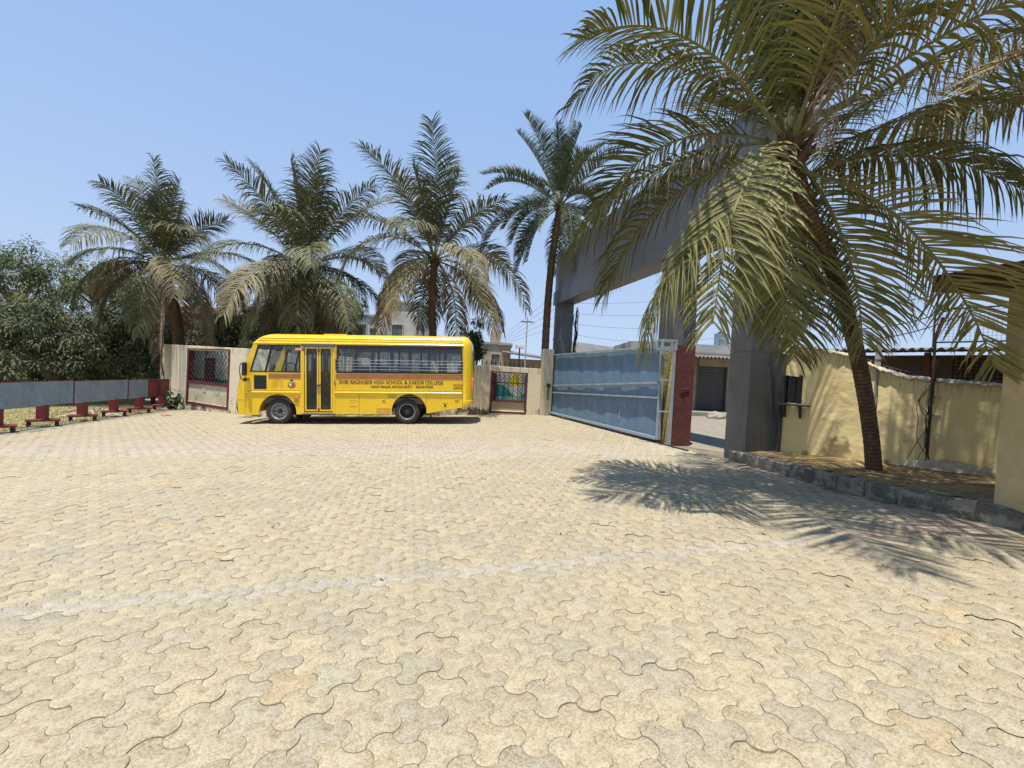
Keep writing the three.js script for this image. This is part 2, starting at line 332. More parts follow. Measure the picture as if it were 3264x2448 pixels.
// vertical wall sheet with a rectangular opening; local x along the wall, y up from the wall's own base
function wallGeo(L, H0, H1, th, hole, base = -0.6) {
  const s = shapeOf([[0, base], [L, base], [L, H1], [0, H0]]);
  if (hole) { const h = new THREE.Path(); h.moveTo(hole[0], hole[2]); h.lineTo(hole[0], hole[3]); h.lineTo(hole[1], hole[3]); h.lineTo(hole[1], hole[2]); h.closePath(); s.holes.push(h); }
  return new THREE.ExtrudeGeometry(s, { depth: th, bevelEnabled: true, bevelSize: 0.015, bevelThickness: 0.015, bevelSegments: 2 }).translate(0, 0, -th);
}
function planeUV(g, L, y0, y1) { g = g.index ? g.toNonIndexed() : g; const p = g.attributes.position, uv = new Float32Array(p.count * 2); for (let i = 0; i < p.count; i++) { uv[i * 2] = p.getX(i) / L; uv[i * 2 + 1] = (p.getY(i) - y0) / (y1 - y0); } g.setAttribute('uv', new THREE.BufferAttribute(uv, 2)); return g; }
// diamond grille of crossing flat bars inside a rectangle
function diamondGrille(x0, x1, y0, y1, z, pitch, r) {
  const out = [], w = x1 - x0, h = y1 - y0;
  for (const sgn of [1, -1]) for (let c = -h; c < w + h; c += pitch) {
    let a, b;
    // x = c + t, y = t (or mirrored)
    const t0 = Math.max(0, -c), t1 = Math.min(h, w - c);
    if (t1 - t0 < 0.03) continue;
    a = V(x0 + c + t0, sgn > 0 ? y0 + t0 : y1 - t0, z + sgn * r * 0.6); b = V(x0 + c + t1, sgn > 0 ? y0 + t1 : y1 - t1, z + sgn * r * 0.6);
    out.push(rod(a, b, r, r, 5));
  }
  return join(out);
}
function frameGeo(x0, x1, y0, y1, z0, z1, w) { return join([box2(x0, x0 + w, y0, y1, z0, z1), box2(x1 - w, x1, y0, y1, z0, z1), box2(x0 + w, x1 - w, y1 - w, y1, z0, z1), box2(x0 + w, x1 - w, y0, y0 + w, z0, z1)]); }

{ // wall with the wide barred opening, beside the lawn
  const [o, L] = alongLine('boundary_wall', 'cream wall with wide maroon barred opening beside the bus front', 'wall', [-15.75, -19.89], [-8.55, -15.57], 0);
  const h0 = 2.10, h1 = 1.97, x0 = 2.50, x1 = 5.88;
  part(o, 'wall_body', planeUV(wallGeo(L, h0, h1, 0.22, [x0 + 0.05, x1 - 0.05, -0.25, 1.90], -1.1), L, -0.75, 2.1), stainedWall(L, 2.85, 4, 1.5));
  part(o, 'opening_frame', metricUV(join([box2(x0, x0 + 0.13, -0.36, 1.96, -0.2, 0.03), box2(x1 - 0.13, x1, -0.36, 1.96, -0.2, 0.03), box2(x0 + 0.13, x1 - 0.13, 1.91, 1.96, -0.2, 0.03), box2(x0 + 0.13, x1 - 0.13, 0.52, 0.62, -0.2, 0.028), box2(x0 + 0.13, x1 - 0.13, -0.36, -0.24, -0.2, 0.03)])), M.maroon);
  part(o, 'lower_panel', metricUV(box2(x0 + 0.13, x1 - 0.13, -0.24, 0.52, -0.14, -0.02)), M.cream);
  part(o, 'grille', diamondGrille(x0 + 0.13, x1 - 0.13, 0.62, 1.91, -0.06, 0.255, 0.0095), M.darkMetal);
  // paper scraps stuck on the panel
  const pr = rngOf(8);
  for (const [px, py] of [[0.75, 0.02], [1.45, 0.3], [2.45, 0.24]]) {
    const g = new THREE.PlaneGeometry(0.26, 0.17, 4, 3), p = g.attributes.position;
    for (let i = 0; i < p.count; i++) p.setXYZ(i, p.getX(i) + (pr() - 0.5) * 0.05, p.getY(i) + (pr() - 0.5) * 0.05, pr() * 0.01);
    part(o, 'paper_scrap', g.translate(x0 + px, py, -0.011), M.postWhite);
  }
}
{ // wall between the bus tail and the gate post
  const A = [-8.45, -16.5], B = [1.14, -17.33];
  const [o, L] = alongLine('boundary_wall', 'shaded cream wall with small barred opening between bus and gate post', 'wall', A, B, 0);
  const X = (x) => (x - A[0]) / (B[0] - A[0]) * L, h0 = 1.90, h1 = 1.83, x0 = X(-0.83), x1 = X(0.60);
  part(o, 'wall_body', planeUV(wallGeo(L, h0, h1, 0.22, [x0 + 0.05, x1 - 0.05, 0.14, 1.61], -0.8), L, -0.45, 1.9), stainedWall(L, 2.35, 9, 1.2));
  part(o, 'opening_frame', metricUV(join([box2(x0, x0 + 0.08, 0.05, 1.66, -0.2, 0.025), box2(x1 - 0.08, x1, 0.05, 1.66, -0.2, 0.025), box2(x0 + 0.08, x1 - 0.08, 1.62, 1.66, -0.2, 0.025), box2(x0 + 0.08, x1 - 0.08, 0.50, 0.57, -0.2, 0.023), box2(x0 + 0.08, x1 - 0.08, 0.05, 0.12, -0.2, 0.025)])), M.maroon);
  part(o, 'lower_panel', metricUV(box2(x0 + 0.08, x1 - 0.08, 0.12, 0.50, -0.14, -0.03)), M.tan);
  part(o, 'grille', diamondGrille(x0 + 0.08, x1 - 0.08, 0.57, 1.62, -0.06, 0.155, 0.0065), M.darkMetal);
}
{ // playground wall seen through the openings: painted hills, ground and pillars
  for (const [a, b, y0, label, seed] of [[[-17.6, -22.6], [-9.6, -19.1], -0.9, 'white playground wall painted with green grass behind the wide opening', 1], [[-8.0, -19.3], [1.7, -19.5], -0.4, 'playground wall painted with green and turquoise hills behind the small opening', 2]]) {
    const [o, L] = alongLine('painted_wall', label, 'wall', a, b, 0);
    const t = tex(1024, 256, (u, v) => {
      const x = u * L, y = v * 3, n = fbm(u, v, 16, 4);
      let c = [225, 220, 205];
      if (seed === 2) {
        const hill = 1.42 + 0.28 * Math.sin(x * 2.1) + 0.14 * Math.sin(x * 5 + 1);
        if (y < 1.92 + 0.08 * Math.sin(x * 11) && y > 1.5 && ((x * 0.62 + 0.1) % 1) < 0.3) c = [236, 205, 60];
        if (y < hill) c = [46, 150, 96];
        if (y < hill * 0.86 && ((x * 0.7) % 1) < 0.45) c = [40, 140, 160];
        if (y < 1.0) c = [150, 205, 190];
      } else if (y < 1.55 + 0.06 * Math.sin(x * 4)) c = [44, 138, 84];
      return c.map((q) => q * (0.9 + 0.2 * n));
    });
    t.wrapS = t.wrapT = THREE.ClampToEdgeWrapping;
    part(o, 'wall_body', planeUV(box2(0, L, y0, seed === 1 ? 2.05 : 1.7, -0.15, 0), L, y0, y0 + 3), new THREE.MeshStandardMaterial({ map: t, roughness: 0.8 }));
    const pil = seed === 1 ? [3.35, 6.1] : [6.98];
    for (const px of pil) part(o, 'painted_pillar', metricUV(box2(px, px + (seed === 1 ? 0.5 : 0.34), y0, 1.6, 0.02, 0.2)), M.maroon);
  }
}
{ // spiked railing on the playground side, above the wall
  const [o, L] = alongLine('spiked_railing', 'black railing with arrow spikes rising above the shaded cream wall', 'railing', [-8.2, -17.75], [1.0, -18.35], 0);
  part(o, 'top_rail', join([box2(0, L, 1.80, 1.83, -0.015, 0.015), box2(0, L, 1.2, 1.23, -0.015, 0.015)]), M.darkMetal);
  const spike = join([rod(V(0, 0, 0), V(0, 2.0, 0), 0.011, 0.011, 5), new THREE.ConeGeometry(0.035, 0.11, 4).translate(0, 2.06, 0), box(0, 1.97, 0, 0.09, 0.018, 0.018)]);
  for (let x = 0.1; x < L; x += 0.19) part(o, 'spike', spike, M.darkMetal).position.x = x;
}
{ // tall beige wall behind the railing
  const [o, L] = alongLine('boundary_wall', 'tall plain beige wall behind the spiked railing and the bus windows', 'wall', [-10.4, -20.9], [-2.35, -21.0], 0);
  part(o, 'wall_body', metricUV(box2(0, L, -0.7, 2.45, -0.2, 0)), M.cream);
  part(o, 'coping', metricUV(box2(-0.03, L + 0.03, 2.451, 2.53, -0.23, 0.03)), M.concrete);
}
{ // gate post
  const o = thing('gate_post', 'cream plastered post at the far end of the blue gate', 'post', [1.33, 0.04, -17.33], Math.atan2(0.26, 0.966) * 0.4);
  part(o, 'post_body', metricUV(rbox2(-0.21, 0.21, -0.3, 2.58, -0.21, 0.21, 0.02)), M.cream);
  part(o, 'latch_box', rbox2(-0.02, 0.13, 1.12, 1.25, 0.2, 0.27, 0.02), M.darkMetal);
  part(o, 'bolt_rod', rod(V(0.05, 0.62, 0.245), V(0.05, 1.12, 0.245), 0.018), M.darkMetal);
}

// ------------------------------------------------------------------ sliding gate
const E1 = [0.2607, 0.9654], E2 = [0.9654, -0.2607];                       // along the gate towards the yard's near side, and across it
{
  const [o, L] = alongLine('sliding_gate', 'pale blue sheet metal sliding gate closed across the entrance', 'gate', [1.50, -17.6], [3.46, -10.28], 0);
  o.rotation.order = 'YXZ'; o.position.y = gh(1.5); o.rotation.z = Math.atan2(gh(3.46) - gh(1.5), L);
  const n = 8, w = L / n, top = (x) => 2.33 - 0.10 * x / L;
  for (let k = 0; k < n; k++) {
    const g = new THREE.BoxGeometry(w - 0.012, 2.12, 0.006, 14, 10, 1), p = g.attributes.position;
    for (let i = 0; i < p.count; i++) { const x = p.getX(i) + (k + 0.5) * w, y = p.getY(i) + 1.06; p.setXYZ(i, x, 0.13 + y / 2.12 * (top(x) - 0.15), p.getZ(i) + 0.009 * Math.sin(x * 3.1 + k * 0.8) * Math.sin(y * 1.4 + 0.6) + 0.003 * Math.sin(x * 9 + y * 2)); }
    g.computeVertexNormals();
    part(o, 'sheet', metricUV(g, 1, k * 0.37, 0), M.gateBlue);
  }
  const railAt = (ya, yb, h, d, m, name) => { const g = box(L / 2, 0, 0.03 + d / 2, L, h, d); const p = g.attributes.position; for (let i = 0; i < p.count; i++) p.setY(i, p.getY(i) + mix(ya, yb, p.getX(i) / L)); part(o, name, metricUV(g), m); };
  railAt(1.14, 1.40, 0.05, 0.06, M.gateRail, 'middle_rail'); railAt(0.88, 1.05, 0.05, 0.06, M.gateRail, 'middle_rail');
  railAt(2.34, 2.24, 0.045, 0.07, M.gateRail, 'top_rail'); railAt(0.11, 0.11, 0.07, 0.07, M.gateRail, 'bottom_rail');
  part(o, 'end_frame', metricUV(box2(-0.03, 0.02, 0.08, 2.36, -0.02, 0.06)), M.gateRail); part(o, 'end_frame', metricUV(box2(L - 0.02, L + 0.04, 0.08, 2.26, -0.02, 0.07)), M.gateRail);
  for (const x of [0.6, 2.8, 5.0, 7.1]) part(o, 'wheel', new THREE.CylinderGeometry(0.05, 0.05, 0.03, 14).rotateX(PI / 2).translate(x, 0.05, 0.03), M.darkMetal);
  const [tr, LT] = alongLine('gate_track', 'dark steel floor track under the blue sliding gate', 'track', [1.5, -17.55], [3.75, -9.2], 0);
  tr.position.y = gh(1.5); tr.rotation.z = Math.atan2(gh(3.75) - gh(1.5), LT);
  part(tr, 'track_rail', box(LT / 2, 0.008, 0.04, LT, 0.03, 0.05), M.darkMetal);
}
{ // red pillar that receives the gate
  const o = thing('gate_pillar', 'rough red painted pillar with yellow side beside the blue gate', 'pillar', [3.63, gh(3.8), -9.95], Math.atan2(0.2607, 0.9654) * 0.2);
  part(o, 'pillar_body', metricUV(rbox2(0.0, 0.42, -0.2, 2.24, -1.02, -0.006, 0.012)), M.yellowPlaster);
  const g = new THREE.BoxGeometry(0.425, 2.45, 0.03, 10, 40, 1), p = g.attributes.position, r = rngOf(6);
  for (let i = 0; i < p.count; i++) if (p.getZ(i) > 0) p.setZ(i, p.getZ(i) + r() * 0.006);
  g.computeVertexNormals();
  part(o, 'red_face', metricUV(g.translate(0.21, 1.025, 0.012)), M.redPaint);
  part(o, 'guide_bracket', metricUV(join([frameGeo(-0.36, 0.0, 2.12, 2.36, 0.0, 0.05, 0.045), frameGeo(-0.36, 0.0, 2.12, 2.36, -0.25, -0.2, 0.045), box2(-0.36, -0.315, 2.318, 2.36, -0.2, 0.0), box2(-0.36, -0.315, 2.12, 2.16, -0.2, 0.0)])), M.gateRail);
  part(o, 'guide_pipe', metricUV(join([box2(-0.075, -0.02, -0.1, 2.3, 0.0, 0.045), box2(-0.34, -0.075, 1.43, 1.47, 0.005, 0.04), box2(-0.34, -0.075, 0.73, 0.76, 0.005, 0.04)])), M.gateRail);
  part(o, 'wall_hook', join([rod(V(0.2, 1.28, 0.02), V(0.2, 1.28, 0.10), 0.014), rod(V(0.12, 1.27, 0.06), V(0.33, 1.29, 0.05), 0.012), rod(V(0.2, 1.20, 0.06), V(0.2, 1.32, 0.06), 0.012)]), M.rust);
}
// ------------------------------------------------------------------ entrance portal: three clad columns and a deep beam
{
  const o = thing('entrance_portal', 'tall grey panelled entrance portal spanning the gateway on three columns', 'portal', [0, 0, 0]);
  const shrink = (pts, d) => { const c = pts.reduce((a, p) => [a[0] + p[0] / pts.length, a[1] + p[1] / pts.length], [0, 0]); return pts.map(([x, z]) => { const l = Math.hypot(x - c[0], z - c[1]); return [x - (x - c[0]) / l * d, z - (z - c[1]) / l * d]; }); };
  const column = (pts, ys, y0) => {
    const g = new THREE.Group(); g.name = 'column'; o.add(g);
    part(g, 'column_core', slab(shrink(pts, 0.03), y0 - 0.2, ys[ys.length - 1]), M.panelJoint);
    for (let i = 0; i + 1 < ys.length; i++) part(g, 'cladding_panel', metricUV(slab(pts, ys[i] + (i ? 0.006 : 0), ys[i + 1] - 0.006, { bevel: 0.004 })), M.panelGrey);
    return g;
  };
  const off = (p, a, b) => [p[0] + E1[0] * a + E2[0] * b, p[1] + E1[1] * a + E2[1] * b];
  const rect = (p, a, b) => [p, off(p, 0, b), off(p, -a, b), off(p, -a, 0)];
  // near column beside the footpath: wider below
  column(rect([4.30, -8.07], 0.52, 0.62), [0.14, 2.20, 4.60], 0.1);
  part(o, 'column_plinth', metricUV(slab([[4.91, -8.12], [5.03, -8.17], [4.93, -8.6], [4.8, -8.55]], 0.15, 2.19, { bevel: 0.004 })), M.panelGrey);
  column([[4.30, -10.62], [3.97, -10.52], [3.79, -10.64], [3.63, -11.25], [4.16, -11.40]], [0.14, 1.2, 3.28, 4.60], 0.1);
  column(rect([1.84, -18.15], 0.75, 0.55), [0.0, 3.1, 4.66], 0);
  // beam, slightly falling towards the near end as built
  const a = [1.60, -19.02], b = [4.335, -7.98], L = Math.hypot(b[0] - a[0], b[1] - a[1]);
  const q = (s, w) => [mix(a[0], b[0], s / L) + E2[0] * w, mix(a[1], b[1], s / L) + E2[1] * w];
  const seg = (s0, s1, w0, w1, ya, yb, name) => part(o, name, metricUV(slab([q(s0, w0), q(s1, w0), q(s1, w1), q(s0, w1)], ya, yb, { bevel: 0.004 })), M.panelGrey);
  part(o, 'beam_core', slab([q(0.05, 0.04), q(L - 0.05, 0.04), q(L - 0.05, 0.62), q(0.05, 0.62)], 4.62, 6.7), M.panelJoint);
  const cuts = [0, 3.0, 5.9, 8.7, L];
  for (let i = 0; i < 4; i++) { seg(cuts[i] + (i ? 0.006 : 0), cuts[i + 1] - 0.006, -0.03, 0.66, 4.60, 5.14, 'lower_fascia_panel'); seg(cuts[i] + (i ? 0.006 : 0), cuts[i + 1] - 0.006, 0.03, 0.66, 5.15, 6.82, 'upper_fascia_panel'); }
  // leafless creeper stems hanging beside the far column
  const r = rngOf(21), st = [];
  for (let k = 0; k < 9; k++) { const x = 2.43 + r() * 0.14, z = -18.2 - r() * 0.2, pts = []; let y = 4.5 - r() * 0.6; for (let i = 0; i < 7; i++) { pts.push(V(x + (r() - 0.5) * 0.16, y, z)); y -= 0.3 + r() * 0.1; } st.push(tube(pts, 0.014, 14, 4)); }
  part(o, 'creeper_stem', join(st), M.wood);
}

// ------------------------------------------------------------------ raised footpath, kerb, right hand wall
const FP = 0.18;
{
  const edge = [[4.16, -8.25], [4.27, -7.92], [4.49, -6.91], [4.72, -5.99], [5.01, -5.29], [5.37, -4.58], [6.3, -2.0], [7.0, 0.5]];
  const inner = [[9.6, 0.5], [9.2, -5.6], [6.98, -6.30], [4.96, -8.22]];
  const y = (x) => SL * x + FP;
  const path = structure('footpath'); path.rotation.z = TILT;
  part(path, 'path_base', metricUV(slab([...edge, ...inner].map(([x, z]) => [x / K, z]), -0.1, FP - 0.02)), M.sand);
  const r = rngOf(33), list = [], g0 = paverGeo(3, 0.002, 0.006, 0.03, false);
  const poly = [...edge.map(([x, z]) => [x + 0.12, z]), ...inner];
  for (let j = -90; j < 30; j++) for (let i = -60; i < 90; i++) {
    const x = i * A1[0] + j * A2[0], z = i * A1[1] + j * A2[1];
    if (z > -1.5 || z < -8.6 || x < 3.5 || x > 8 || !inPoly(x * K, z, poly) || x > -z * 1.3) continue;
    const g = metricUV(g0.clone(), 2.2, r(), r()), t = r(), w = 0.8 + 0.3 * r(), c = t < 0.6 ? [0.34, 0.235, 0.10] : t < 0.8 ? [0.27, 0.215, 0.13] : [0.40, 0.30, 0.15];
    const co = new Float32Array(g.attributes.position.count * 3); for (let k = 0; k < co.length; k += 3) co.set(c.map((q) => q * w), k);
    g.setAttribute('color', new THREE.BufferAttribute(co, 3));
    list.push([Math.hypot(x, z), at(g, x, FP + (r() - 0.5) * 0.008, z, (r() - 0.5) * 0.03, 0, (r() - 0.5) * 0.03)]);
  }
  list.sort((a, b) => a[0] - b[0]);
  const pm = mat([1, 1, 1], { vertexColors: true, map: tGrain, bumpMap: tGrainBump, bumpScale: 0.004, roughness: 0.93 });
  list.slice(0, 220).forEach(([, g]) => part(path, 'paver', g, pm));
  if (list.length > 220) part(path, 'far_pavers', join(list.slice(220).map((q) => q[1])), pm).userData.kind = 'stuff';
  // kerb stones: worn concrete blocks, uneven and mossy
  const pts = edge.map(([x, z]) => V(x, 0, z)), curve = new THREE.CatmullRomCurve3(pts), n = 26, kr = rngOf(44);
  const tMoss = tex(256, 256, (u, v) => { const b = fbm(u, v, 8, 5), s = smooth(0.47, 0.6, fbm(v, u, 8, 5)); const c = [148 + (b - 0.5) * 70, 143 + (b - 0.5) * 70, 130 + (b - 0.5) * 64]; return c.map((q, i) => mix(q, [96, 91, 80][i], s * 0.75)); });
  const km = mat([0.9, 0.88, 0.84], { map: rep(tMoss, 0.9), bumpMap: rep(tLump, 2.5), bumpScale: 0.03, roughness: 0.95 });
  for (let k = 0; k < n; k++) {
    const p = curve.getPointAt(k / n), q = curve.getPointAt((k + 1) / n), len = p.distanceTo(q);
    const g = new THREE.BoxGeometry(len - 0.003, FP + 0.09, 0.16, 6, 4, 4), a = g.attributes.position;
    for (let i = 0; i < a.count; i++) { const e = Math.abs(a.getZ(i)) > 0.07 && a.getY(i) > 0.12; a.setXYZ(i, a.getX(i), a.getY(i) + 0.008 * Math.sin(a.getX(i) * 14 + k * 2.1) - (e ? 0.022 : 0), a.getZ(i) + 0.010 * Math.sin(a.getX(i) * 11 + a.getY(i) * 13 + k)); }
    g.computeVertexNormals();
    const m = part(path, 'kerb_stone', metricUV(g, 1, kr(), kr()), km);
    m.position.set((p.x + q.x) / 2 / K, (FP + 0.09) / 2 - 0.09 + 0.012 + (kr() - 0.5) * 0.006, (p.z + q.z) / 2); m.rotation.y = Math.atan2(-(q.z - p.z), q.x - p.x);
  }
}
{ // rough yellow wall with broken glass on its sloping top
  const A = [4.95, -8.21], B = [6.99, -6.34];
  const [o, L] = alongLine('plaster_wall', 'rough yellow plaster wall topped with broken glass behind the leaning palm', 'wall', A, B, 0);
  const prof = [[-0.02, 2.40], [0.1, 2.40], [0.42, 2.35], [0.75, 2.27], [1.02, 2.19], [1.2, 2.1], [1.38, 2.0], [1.72, 1.88], [2.1, 1.83], [L + 0.6, 1.76]];
  const ytop = (x) => { for (let i = 1; i < prof.length; i++) if (x <= prof[i][0]) return mix(prof[i - 1][1], prof[i][1], (x - prof[i - 1][0]) / (prof[i][0] - prof[i - 1][0])); return prof[prof.length - 1][1]; };
  // opening of the ticket window
  const hx0 = 0.05, hx1 = 0.36, hy0 = 1.30, hy1 = 1.80, X1 = L + 0.6;
  const nx = 110, ny = 70, pos = [], idx = [], uvs = [];
  const skin = (x, y) => 0.008 * Math.sin(x * 5.1 + y * 2.3) * Math.sin(y * 3.9) + 0.012 * (fbm((x * 0.37) % 1, (y * 0.37 + 0.2) % 1, 8, 5) - 0.5) * 2 + 0.015 * Math.max(0, fbm((x * 0.9) % 1, (y * 0.9) % 1, 8, 3) - 0.62) * 4;
  const xs = [], ys = []; for (let i = 0; i <= nx; i++) xs.push(-0.02 + (X1 + 0.02) * i / nx); for (let j = 0; j <= ny; j++) ys.push(j / ny);
  for (const t of ys) for (const x of xs) { const y = mix(-0.2, ytop(x) + 0.02 * (fbm((x * 0.5) % 1, 0.3, 32, 3) - 0.5), t); pos.push(x, y, skin(x, y) - (t === 1 ? 0.02 : 0)); uvs.push(x, y); }
  const W = nx + 1;
  for (let j = 0; j < ny; j++) for (let i = 0; i < nx; i++) {
    const cx = (xs[i] + xs[i + 1]) / 2, cy = mix(-0.2, ytop(cx), (ys[j] + ys[j + 1]) / 2);
    if (cx > hx0 && cx < hx1 && cy > hy0 && cy < hy1) continue;
    const a = j * W + i; idx.push(a, a + 1, a + W + 1, a, a + W + 1, a + W);
  }
  const g = new THREE.BufferGeometry(); g.setAttribute('position', new THREE.Float32BufferAttribute(pos, 3)); g.setAttribute('uv', new THREE.Float32BufferAttribute(uvs, 2)); g.setIndex(idx); g.computeVertexNormals();
  const tw = tex(1024, 1024, (u, v) => {
    const x = u * 3.6, y = v * 2.7 - 0.2, n = fbm((x * 0.3) % 1, (y * 0.3) % 1, 8, 6), b = fbm((x * 0.15) % 1, (y * 0.15) % 1, 4, 5);
    let c = [232 + (b - 0.5) * 44, 212 + (b - 0.5) * 46, 156 + (b - 0.5) * 56];
    const s = y < 1.0 && n > 0.5 + (y - 0.4) * 0.25 ? smooth(0.5 + (y - 0.4) * 0.25, 0.62 + (y - 0.4) * 0.25, n) : 0;
    c = c.map((q, i) => mix(q, [120, 104, 78][i], s * 0.7));
    const st = smooth(0.55, 0.75, fbm((x * 0.9) % 1, (y * 0.12) % 1, 64, 2)) * smooth(ytop(x) - 0.7 * n, ytop(x) - 0.3 * n, y);
    return c.map((q, i) => mix(q, [140, 120, 88][i], st * 0.3));
  });
  tw.wrapS = tw.wrapT = THREE.ClampToEdgeWrapping; const tw2 = tw.clone(); tw2.repeat.set(1 / 3.6, 1 / 2.7); tw2.offset.set(0, 0.2 / 2.7); tw2.needsUpdate = true;
  const wm = new THREE.MeshStandardMaterial({ map: tw2, bumpMap: rep(tLump, 1.7), bumpScale: 0.009, roughness: 0.92 });
  part(o, 'wall_face', g, wm);
  const back = shapeOf([[-0.02, -0.2], [X1, -0.2], ...prof.slice().reverse().map(([x, y]) => [Math.min(x, X1), y - 0.03])]);
  const hole = new THREE.Path(); hole.moveTo(hx0, hy0); hole.lineTo(hx0, hy1); hole.lineTo(hx1, hy1); hole.lineTo(hx1, hy0); hole.closePath(); back.holes.push(hole);
  part(o, 'wall_core', metricUV(new THREE.ExtrudeGeometry(back, { depth: 0.16, bevelEnabled: false }).translate(0, 0, -0.21)), M.yellowPlaster);
  const w = new THREE.Group(); w.name = 'ticket_window'; o.add(w);
  part(w, 'window_lining', box2(hx0 - 0.01, hx1 + 0.01, hy0 - 0.02, hy1 + 0.02, -0.24, -0.215), M.blackPlastic);
  part(w, 'window_grille', join([diamondGrille(hx0 + 0.005, hx0 + 0.17, hy0 + 0.01, hy1 - 0.01, -0.07, 0.058, 0.0055), frameGeo(hx0, hx0 + 0.175, hy0, hy1, -0.08, -0.06, 0.012)]), M.darkMetal);
  part(w, 'window_pane', box2(hx0 + 0.005, hx0 + 0.17, hy0 + 0.005, hy1 - 0.005, -0.12, -0.115), M.pane);
  part(w, 'window_board', box2(hx0 + 0.17, hx1, hy0, hy1, -0.13, -0.10), M.blackPlastic);
  const sh = new THREE.Group(); sh.name = 'window_shelf'; o.add(sh);
  part(sh, 'shelf_board', metricUV(rbox2(0.0, 0.50, 1.265, 1.285, 0.02, 0.25, 0.004)), M.wood);
  for (const x of [0.09, 0.33]) part(sh, 'bracket', join([box2(x, x + 0.035, 1.04, 1.265, 0.03, 0.06), box2(x, x + 0.02, 1.235, 1.265, 0.06, 0.22), rod(V(x + 0.01, 1.06, 0.05), V(x + 0.01, 1.24, 0.19), 0.009)]), M.rust);
  // lime mortar capping, laid by hand
  { const cap = [], n = 90, pr = rngOf(57); for (let i = 0; i <= n; i++) { const x = 0.1 + (X1 - 0.1) * i / n, h = ytop(x) - 0.015, d = 0.025 + pr() * 0.05, rise = 0.012 + pr() * 0.022, f = 0.035 + pr() * 0.022; cap.push([[x, h - d, f - 0.012], [x, h - d * 0.5, f + 0.008], [x, h + rise * 0.6, 0.012], [x, h + rise, -0.05], [x, h + rise * 0.8, -0.14], [x, h - 0.05, -0.225]]); }
    const pos = [], ix = []; cap.forEach((row) => row.forEach((p) => pos.push(...p))); for (let i = 0; i < n; i++) for (let j = 0; j < 5; j++) { const a = i * 6 + j; ix.push(a, a + 6, a + 7, a, a + 7, a + 1); }
    const cg = new THREE.BufferGeometry(); cg.setAttribute('position', new THREE.Float32BufferAttribute(pos, 3)); cg.setIndex(ix); cg.computeVertexNormals();
    part(o, 'mortar_cap', metricUV(cg), M.limeMortar); }
  // shards bedded in the mortar
  const r = rngOf(55);
  for (let k = 0; k < 70; k++) {
    const x = 0.65 + r() * (L - 0.5), y = ytop(x) - 0.03, h = 0.025 + r() * r() * 0.085, wd = 0.02 + r() * 0.05;
    const s = new THREE.ExtrudeGeometry(shapeOf([[-wd / 2, -0.03], [wd / 2, -0.03], [wd * (r() - 0.3), h]]), { depth: 0.004, bevelEnabled: false });
    part(o, 'glass_shard', at(s, x, y, -0.02 - r() * 0.14, (r() - 0.5) * 0.6, r() * 3, (r() - 0.5) * 0.5), M.glassShard);
  }
  // plaster spill at the foot
  const sp = new THREE.SphereGeometry(1, 36, 14, 0, PI * 2, 0, PI / 2), a = sp.attributes.position;
  for (let i = 0; i < a.count; i++) { const x = a.getX(i), y = a.getY(i), z = a.getZ(i), k = 1 + 0.25 * (fbm((x * 0.5 + 0.5) % 1, (z * 0.5 + 0.5) % 1, 8, 4) - 0.5); a.setXYZ(i, x * 0.62 * k, y * 0.17 * k, z * 0.17 * k); }
  sp.computeVertexNormals();
  part(o, 'mortar_mound', metricUV(sp.translate(L - 0.45, 0.44, 0.02)), M.limeMortar);
}
{ // pipe post and cable pole fixed to the wall
  const p = thing('wall_post', 'short white post standing on the yellow wall top', 'post', [5.97, 1.5, -7.30]);
  part(p, 'post_tube', metricUV(rbox2(-0.03, 0.03, 0.0, 0.98, -0.03, 0.03, 0.006)), M.postWhite);
  part(p, 'clamp', box2(-0.035, 0.035, 0.60, 0.615, -0.035, 0.035), M.darkMetal);
  part(p, 'feed_wire', tube([V(-0.03, 0.45, 0.03), V(-0.05, 0.2, 0.09), V(-0.04, -0.1, 0.09), V(-0.06, -0.4, 0.09)], 0.008, 12, 5), M.wire);
  const c = thing('cable_pole', 'rusty angle iron pole with coiled black cables on the yellow wall', 'pole', [6.42, 0.47, -6.80]);
  part(c, 'angle_iron', metricUV(join([box2(-0.02, 0.02, 0.2, 2.0, -0.008, 0.0), box2(-0.02, -0.012, 0.2, 2.0, 0.0, 0.035), at(box(0, 0, 0, 0.045, 0.35, 0.03), 0.045, 2.13, 0, 0, 0, -0.3)])), M.rust);
  for (const y of [0.78, 1.06]) part(c, 'insulator_bracket', join([box2(0.0, 0.16, y, y + 0.03, 0, 0.04), rod(V(0.13, y - 0.06, 0.03), V(0.13, y + 0.03, 0.03), 0.018)]), M.postWhite);
  const r = rngOf(64);
  for (let k = 0; k < 9; k++) { const pts = [V((r() - 0.5) * 0.05, 1.75 - r() * 0.2, 0.05)]; let x = 0; for (let i = 1; i < 6; i++) { x = -0.04 - 0.12 * r() * (i > 1 ? 1 : 0.3) * (k % 3 === 0 ? 2.0 : 1); pts.push(V(i === 5 ? -0.02 - k * 0.06 * (k % 3 === 0 ? 1 : 0.2) : x, 1.6 - i * 0.29 - r() * 0.04, 0.06 + r() * 0.03)); } part(c, 'cable', tube(pts, 0.0048, 26, 5), k % 3 ? M.wire : M.rust); }
}
